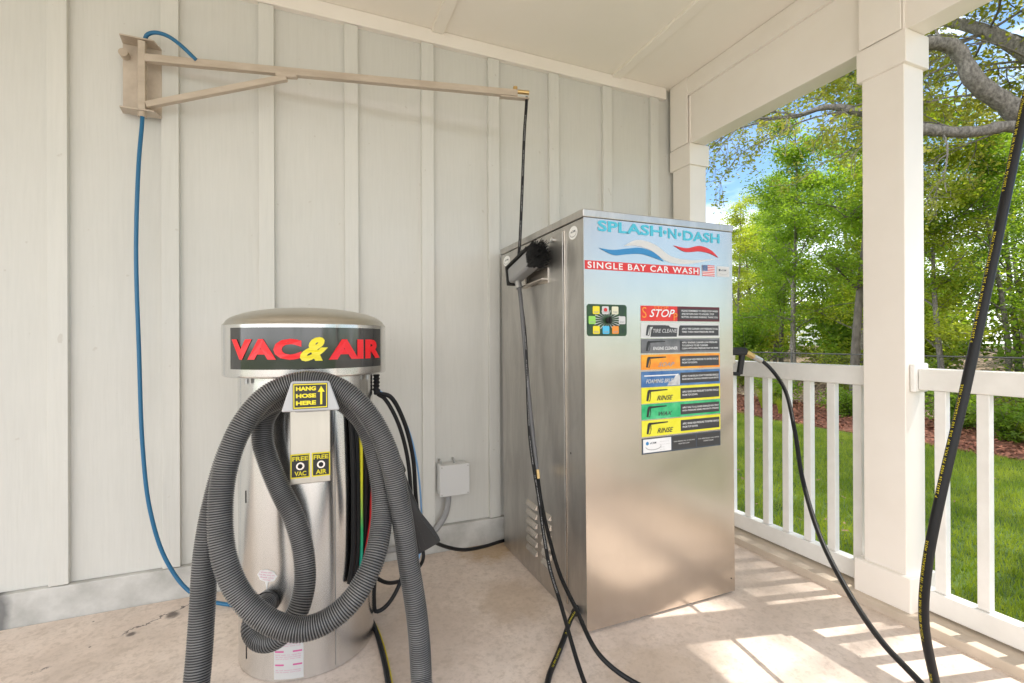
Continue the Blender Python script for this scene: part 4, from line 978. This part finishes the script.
sp2 = [(SA, 9.2, 7.3, 1.1, 'leafA'), (SA, 8.8, 5.5, .9, 'leafC'), (SA, 9.3, 4.1, 1.1, 'leafC'), (SB, 10.9, 4.0, .8, 'leafB'), (SB, 10.9, 2.4, .9, 'leafA'),
       (SB, 11.2, 9.9, 1.1, 'leafB'), (SB, 11.6, 7.4, 1.1, 'leafB'), (SB, 11.8, 5.7, .9, 'leafA'), (SB, 12.6, 4.0, 1.2, 'leafA'), (SB, 13.2, 8.6, 1.5, 'leafB'),
       (SA, 8.3, 2.5, .8, 'leafC'), (SA, 8.9, 8.7, 1.0, 'leafC'), (SB, 12.4, 11.2, 1.3, 'leafA'), (SB, 17.5, 13.8, 2.4, 'leafB'), (SB, 18, 5.4, 2.4, 'leafB'), (SB, 18, 9.2, 2.4, 'leafA')]
for i, (s_, x_, y_, sc, lm) in enumerate(sp2): clone(s_, (x_, y_, gz(x_)), i * 1.3, sc, labs[i], lm)
W_ = ['mid green', 'yellow-green', 'deep green']
for r_, (x_, sc) in enumerate(((12.3, 1.7), (15.0, 2.2), (20.5, 3.0))):
    for k in range(5):
        y_ = (x_ * (.30 + .17 * k)) + (k % 2) * .4; q_ = (k + r_) % 3
        clone(SB, (x_ + .4 * ((k * 7) % 3 - 1), y_, gz(x_)), k * 1.7 + r_, (sc, sc, sc * 1.15), '%s thicket %s behind the fence, %s' % (W_[q_], ('close', 'set back', 'deep')[r_], ('at the right edge', 'behind the foreground hose', 'behind the post and its right side', 'left of the porch post', 'beside the cabinet edge')[k]), ('leafA', 'leafB', 'leafC')[q_])

# strappy border grass seen through the left balusters
def tuft(seed, nb, H):
    q = np.random.default_rng(seed); V = []
    for i in range(nb):
        az = q.uniform(0, 6.28); l_ = H * q.uniform(.6, 1); o = np.array([q.uniform(-.06, .06), q.uniform(-.06, .06), 0]); d_ = np.array([math.cos(az), math.sin(az), 0]); s_ = np.array([-d_[1], d_[0], 0]) * .006
        pts = [o + d_ * l_ * .55 * t ** 1.6 + np.array([0, 0, l_ * (t * 1.1 - .45 * t ** 2.4)]) for t in (0, .35, .7, 1)]
        for k in range(3): V += [pts[k] - s_ * (1 - k / 3.5), pts[k] + s_ * (1 - k / 3.5), pts[k + 1] + s_ * (1 - (k + 1) / 3.5), pts[k + 1] - s_ * (1 - (k + 1) / 3.5)]
    return np.array(V)
tv = tuft(2, 120, .8); tuf0 = None
tl = ['first strappy grass clump from the cabinet, in the mulch bed', 'second strappy grass clump from the cabinet, in the mulch bed', 'third strappy grass clump from the cabinet, in the mulch bed', 'fourth strappy grass clump from the cabinet, in the mulch bed', 'strappy grass clump in the bed just right of the porch post', 'strappy grass clump in the bed nearest the right edge']
for i, (x_, y_, sc) in enumerate([(8.1, 8.6, 1.1), (7.9, 7.6, 1.0), (8.4, 6.9, .9), (8.0, 6.2, .7), (8.6, 4.6, .6), (8.2, 2.9, .7)]):
    if tuf0 is None: tuf0 = mesh_np('grass_clump', tv, np.arange(len(tv)).reshape(-1, 4), 'leafB'); o = tuf0
    else: o = tuf0.copy(); COL.objects.link(o)
    o.location = (x_, y_, -.16); o.rotation_euler = (0, 0, i * 1.1); o.scale = (sc,) * 3; tag(o, tl[i], 'ornamental grass', 'strappy grass clumps in the mulch bed')

# chain-link fence
fn = thing('chain_link_fence', 'dark chain-link fence crossing behind the mulch bed', 'fence', (10, 5, -.16))
MB().cyl((10, -4, .92), (10, 16, .92), .014, 10).build('top_rail', 'fencem', fn, smooth=True)
for k in range(8):
    y_ = -3.5 + k * 2.75; MB().cyl((10, y_, -.17), (10, y_, .94), .019, 10).build('fence_post', 'fencem', fn, smooth=True)
V = []
for sgn in (1, -1):
    y_ = -5.0
    while y_ < 16:
        a = np.array([10.0 + .004 * sgn, y_, -.12]); b2 = np.array([10.0 + .004 * sgn, y_ + sgn * 1.02, .90])
        if sgn < 0: a[1] += 1.02; b2[1] = a[1] - 1.02
        w_ = np.array([0, .0016, 0]); V += [a - w_, a + w_, b2 + w_, b2 - w_]
        y_ += .075
V = np.array(V) - np.array([10, 5, -.16]); mesh_np('wire_mesh', V, np.arange(len(V)).reshape(-1, 4), 'fencem', fn)

# big oak with limbs reaching in from the right
oak = thing('oak_tree', 'large grey-barked oak whose crooked limbs reach in from the upper right', 'tree', (9.6, 2.2, -.16))
ob = MB()
A, _ = spline([(9.75, 2.1, -.2), (9.7, 2.2, 1.2), (9.6, 2.4, 2.4), (9.3, 2.6, 3.2), (8.9, 2.8, 3.65), (8.45, 3.0, 3.95)], n=26); ob.tube(A, np.linspace(.30, .13, 26), 14)
ob.build('trunk', 'bark', oak, smooth=True)
lb = MB()
A1, _ = spline([(8.6, 2.9, 3.85), (8.29, 3.04, 4.0), (8.1, 3.12, 4.17), (7.84, 3.23, 4.36), (7.66, 3.29, 4.53), (7.58, 3.33, 4.74), (7.46, 3.38, 4.90), (7.2, 3.49, 4.95), (6.85, 3.64, 4.96), (6.4, 3.9, 5.15)], n=40)
rad = np.interp(np.linspace(0, 1, 40), [0, .3, .55, 1], [.125, .105, .085, .035]) * rng.uniform(.88, 1.14, 40); lb.tube(A1, rad, 12)
A2, _ = spline([(8.5, 2.95, 3.8), (8.13, 3.11, 3.90), (7.72, 3.28, 3.83), (7.13, 3.52, 3.86), (6.61, 3.95, 4.21 - .04), (6.31, 4.19, 4.30), (5.99, 4.43, 4.22), (5.65, 4.68, 4.24), (5.3, 4.9, 4.2)], n=40)
lb.tube(A2, np.interp(np.linspace(0, 1, 40), [0, .5, .75, 1], [.075, .06, .030, .010]) * rng.uniform(.86, 1.15, 40), 10)
lb.tube(spline([(9.3, 2.6, 3.2), (9.6, 2.0, 4.2), (9.9, 1.4, 5.3), (10.2, .8, 6.4)], n=14)[0], np.linspace(.2, .06, 14), 9)
lb.tube(spline([(9.3, 2.6, 3.3), (9.2, 3.0, 4.6), (9.3, 3.8, 5.8), (9.6, 4.9, 6.8)], n=14)[0], np.linspace(.16, .05, 14), 9)
lb.tube(spline([(10.2, .8, 6.4), (9.9, .4, 8.6), (9.1, .0, 10.4), (8.2, -.3, 11.5)], n=14)[0], np.linspace(.08, .02, 14), 7)
tw = []; rq = random.Random(12)
def twig(p, d_, ln, r0, depth, droop=.0):
    pts = [Vector(p)]; d_ = Vector(d_).normalized()
    for k in range(4):
        d_ = (d_ + Vector((rq.uniform(-.3, .3), rq.uniform(-.3, .3), rq.uniform(-.25, .22) - droop))).normalized(); pts.append(pts[-1] + d_ * ln / 4)
    C_, _ = spline(pts, n=9); lb.tube(C_, np.linspace(r0, max(.003, r0 * .4), 9), 5, False); tw.append((C_, depth))
    if depth > 0:
        for k in range(4 if depth > 1 else 5):
            q_ = C_[3 + rq.randrange(6)]; nd = d_ + Vector((rq.uniform(-.9, .9), rq.uniform(-.9, .9), rq.uniform(-.7, .6))); twig(q_, nd, ln * .55, r0 * .5, depth - 1, droop)
for i in (17, 21, 24, 27, 30, 33, 36, 39):       # long drooping twigs at the left end of the low limb
    twig(A2[i], Vector((-.8, .35, rq.uniform(-.45, .35))), rq.uniform(.9, 1.5), .014, 2, .05)
for i in (4, 9, 13, 18): twig(A2[i], Vector((rq.uniform(-.6, .2), rq.uniform(-.3, .8), rq.uniform(-.5, .3))), .9, .014, 2, .03)
for i in (12, 20, 24, 28, 32, 36, 39): twig(A1[i], Vector((rq.uniform(-.9, .3), rq.uniform(-.2, .9), rq.uniform(-.1, .7))), rq.uniform(.9, 1.4), .016, 2)
nlow = len(tw)
def hi(c, n_):
    for k in range(n_):
        az = rq.uniform(0, 6.28); twig(c, Vector((math.cos(az), math.sin(az), rq.uniform(-.3, .6))), rq.uniform(1.0, 1.9), .02, 2)
for c, n_ in (((9.9, 1.4, 5.3), 6), ((10.2, .8, 6.4), 7), ((9.3, 3.8, 5.8), 6), ((9.6, 4.9, 6.8), 8), ((9.4, 3.2, 5.0), 4), ((8.6, 1.2, 6.6), 9), ((8.4, 4.3, 7.3), 10), ((8.9, 6.4, 7.6), 10), ((8.0, 2.6, 7.2), 8), ((9.6, 7.6, 7.4), 9), ((8.2, -.3, 11.5), 4)): hi(c, n_)
lb.build('limbs', 'bark', oak, smooth=True)
q = np.random.default_rng(4)
def twleaf(lst, per, sc_):
    P = []
    for C_, dp in lst:
        k = int(per * (1.3 if dp == 0 else .7) * q.uniform(.3, 1.7)); t = q.integers(3, 9, max(k, 1)); P.append(C_[t] + q.normal(size=(len(t), 3)) * sc_)
    return np.concatenate(P)
ori = np.array(ORI[oak])
V = leaves_at(twleaf(tw[:nlow], 13, .045), .062, .2, q) - ori; mesh_np('leaves', V, np.arange(len(V)).reshape(-1, 4), 'leafO', oak)
V = leaves_at(twleaf(tw[nlow:], 28, .12), .09, .2, q) - ori; mesh_np('crown', V, np.arange(len(V)).reshape(-1, 4), 'leafO', oak)

lb2 = None
# pale building glimpsed through the gap in the trees
hs = thing('distant_building', 'pale low building with a grey roof glimpsed between the trees beyond the fence', 'building', (52, 36, 0))
MB().box(46, 60, 28, 44, -.17, 3.3).build('wall', 'hwall', hs)
MB().hexa([(45.4, 27.4, 3.31), (60.6, 27.4, 3.31), (60.6, 44.6, 3.31), (45.4, 44.6, 3.31), (49, 33, 5.0), (57, 33, 5.0), (57, 39, 5.0), (49, 39, 5.0)]).build('roof', 'roofm', hs)

# =================================================================== LIGHT
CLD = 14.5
wd = bpy.data.worlds.new('World'); scene.world = wd; wd.use_nodes = True
nt = wd.node_tree; bg = nt.nodes['Background']
sky = nt.nodes.new('ShaderNodeTexSky'); sky.sky_type = 'NISHITA'; sky.sun_disc = False
sky.sun_elevation = math.asin(SUN.z); sky.sun_rotation = math.atan2(SUN.x, SUN.y); sky.air_density = 1.0; sky.dust_density = .3; sky.ozone_density = 2.0
tc = nt.nodes.new('ShaderNodeTexCoord'); mp_ = nt.nodes.new('ShaderNodeMapping'); mp_.inputs['Scale'].default_value = (1, 1, 2.2)
nt.links.new(tc.outputs['Generated'], mp_.inputs['Vector'])
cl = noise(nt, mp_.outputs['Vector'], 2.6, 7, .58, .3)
sepz = nt.nodes.new('ShaderNodeSeparateXYZ'); nt.links.new(tc.outputs['Generated'], sepz.inputs[0])
# unseen clouds added behind and left to light the porch; broken cumulus elsewhere
def wm(op, a, b_):
    k = nt.nodes.new('ShaderNodeMath'); k.operation = op
    for i_, q_ in enumerate((a, b_)):
        if hasattr(q_, 'links'): nt.links.new(q_, k.inputs[i_])
        else: k.inputs[i_].default_value = q_
    return k.outputs[0]
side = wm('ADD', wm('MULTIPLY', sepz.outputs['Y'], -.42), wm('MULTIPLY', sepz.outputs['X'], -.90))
fill_clouds = ramp(nt, side, [(-.0, g(0)), (.35, g(.24))]).outputs['Color']
clr = ramp(nt, wm('ADD', cl, fill_clouds), [(.55, g(0)), (.68, g(.95))])
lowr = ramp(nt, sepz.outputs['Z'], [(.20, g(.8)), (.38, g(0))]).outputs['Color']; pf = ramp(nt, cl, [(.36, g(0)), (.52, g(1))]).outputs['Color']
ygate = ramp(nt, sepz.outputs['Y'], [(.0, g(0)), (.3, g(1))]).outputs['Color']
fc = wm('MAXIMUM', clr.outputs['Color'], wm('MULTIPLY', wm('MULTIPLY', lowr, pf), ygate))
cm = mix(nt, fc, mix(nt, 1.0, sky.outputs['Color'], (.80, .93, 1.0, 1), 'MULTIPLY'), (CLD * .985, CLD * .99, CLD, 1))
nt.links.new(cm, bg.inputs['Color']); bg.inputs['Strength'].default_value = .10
sl = bpy.data.lights.new('sun', 'SUN'); sl.energy = 2.5; sl.angle = R(.53); sl.color = (1, .945, .86)
so = bpy.data.objects.new('sun', sl); COL.objects.link(so); so.location = (5, -1, 9); so.rotation_euler = (-SUN).to_track_quat('-Z', 'Y').to_euler()

# =================================================================== CAMERA
cd = bpy.data.cameras.new('camera'); cam = bpy.data.objects.new('camera', cd); COL.objects.link(cam)
yaw, pitch, roll = R(22.656), R(.052), R(-.246)
fw = Vector((math.sin(yaw) * math.cos(pitch), math.cos(yaw) * math.cos(pitch), math.sin(pitch))); rt = Vector((math.cos(yaw), -math.sin(yaw), 0)); up = rt.cross(fw)
r2 = rt * math.cos(roll) + up * math.sin(roll); u2 = -rt * math.sin(roll) + up * math.cos(roll)
mw = Matrix((r2, u2, -fw)).transposed().to_4x4(); mw.translation = (0, 0, 1.2); cam.matrix_world = mw
cd.sensor_width = 36; cd.sensor_fit = 'HORIZONTAL'; cd.lens = 475.03 / 1024 * 36; cd.clip_start = .02; cd.clip_end = 1000
scene.camera = cam
vs = scene.view_settings; vs.view_transform = 'Standard'; vs.look = 'None'; vs.exposure = 1.18; vs.gamma = 1; vs.use_curve_mapping = False
scene.cycles.use_denoising = True
scene.cycles.max_bounces = 10; scene.cycles.diffuse_bounces = 6; scene.cycles.glossy_bounces = 4; scene.cycles.transmission_bounces = 4; scene.cycles.sample_clamp_indirect = 8
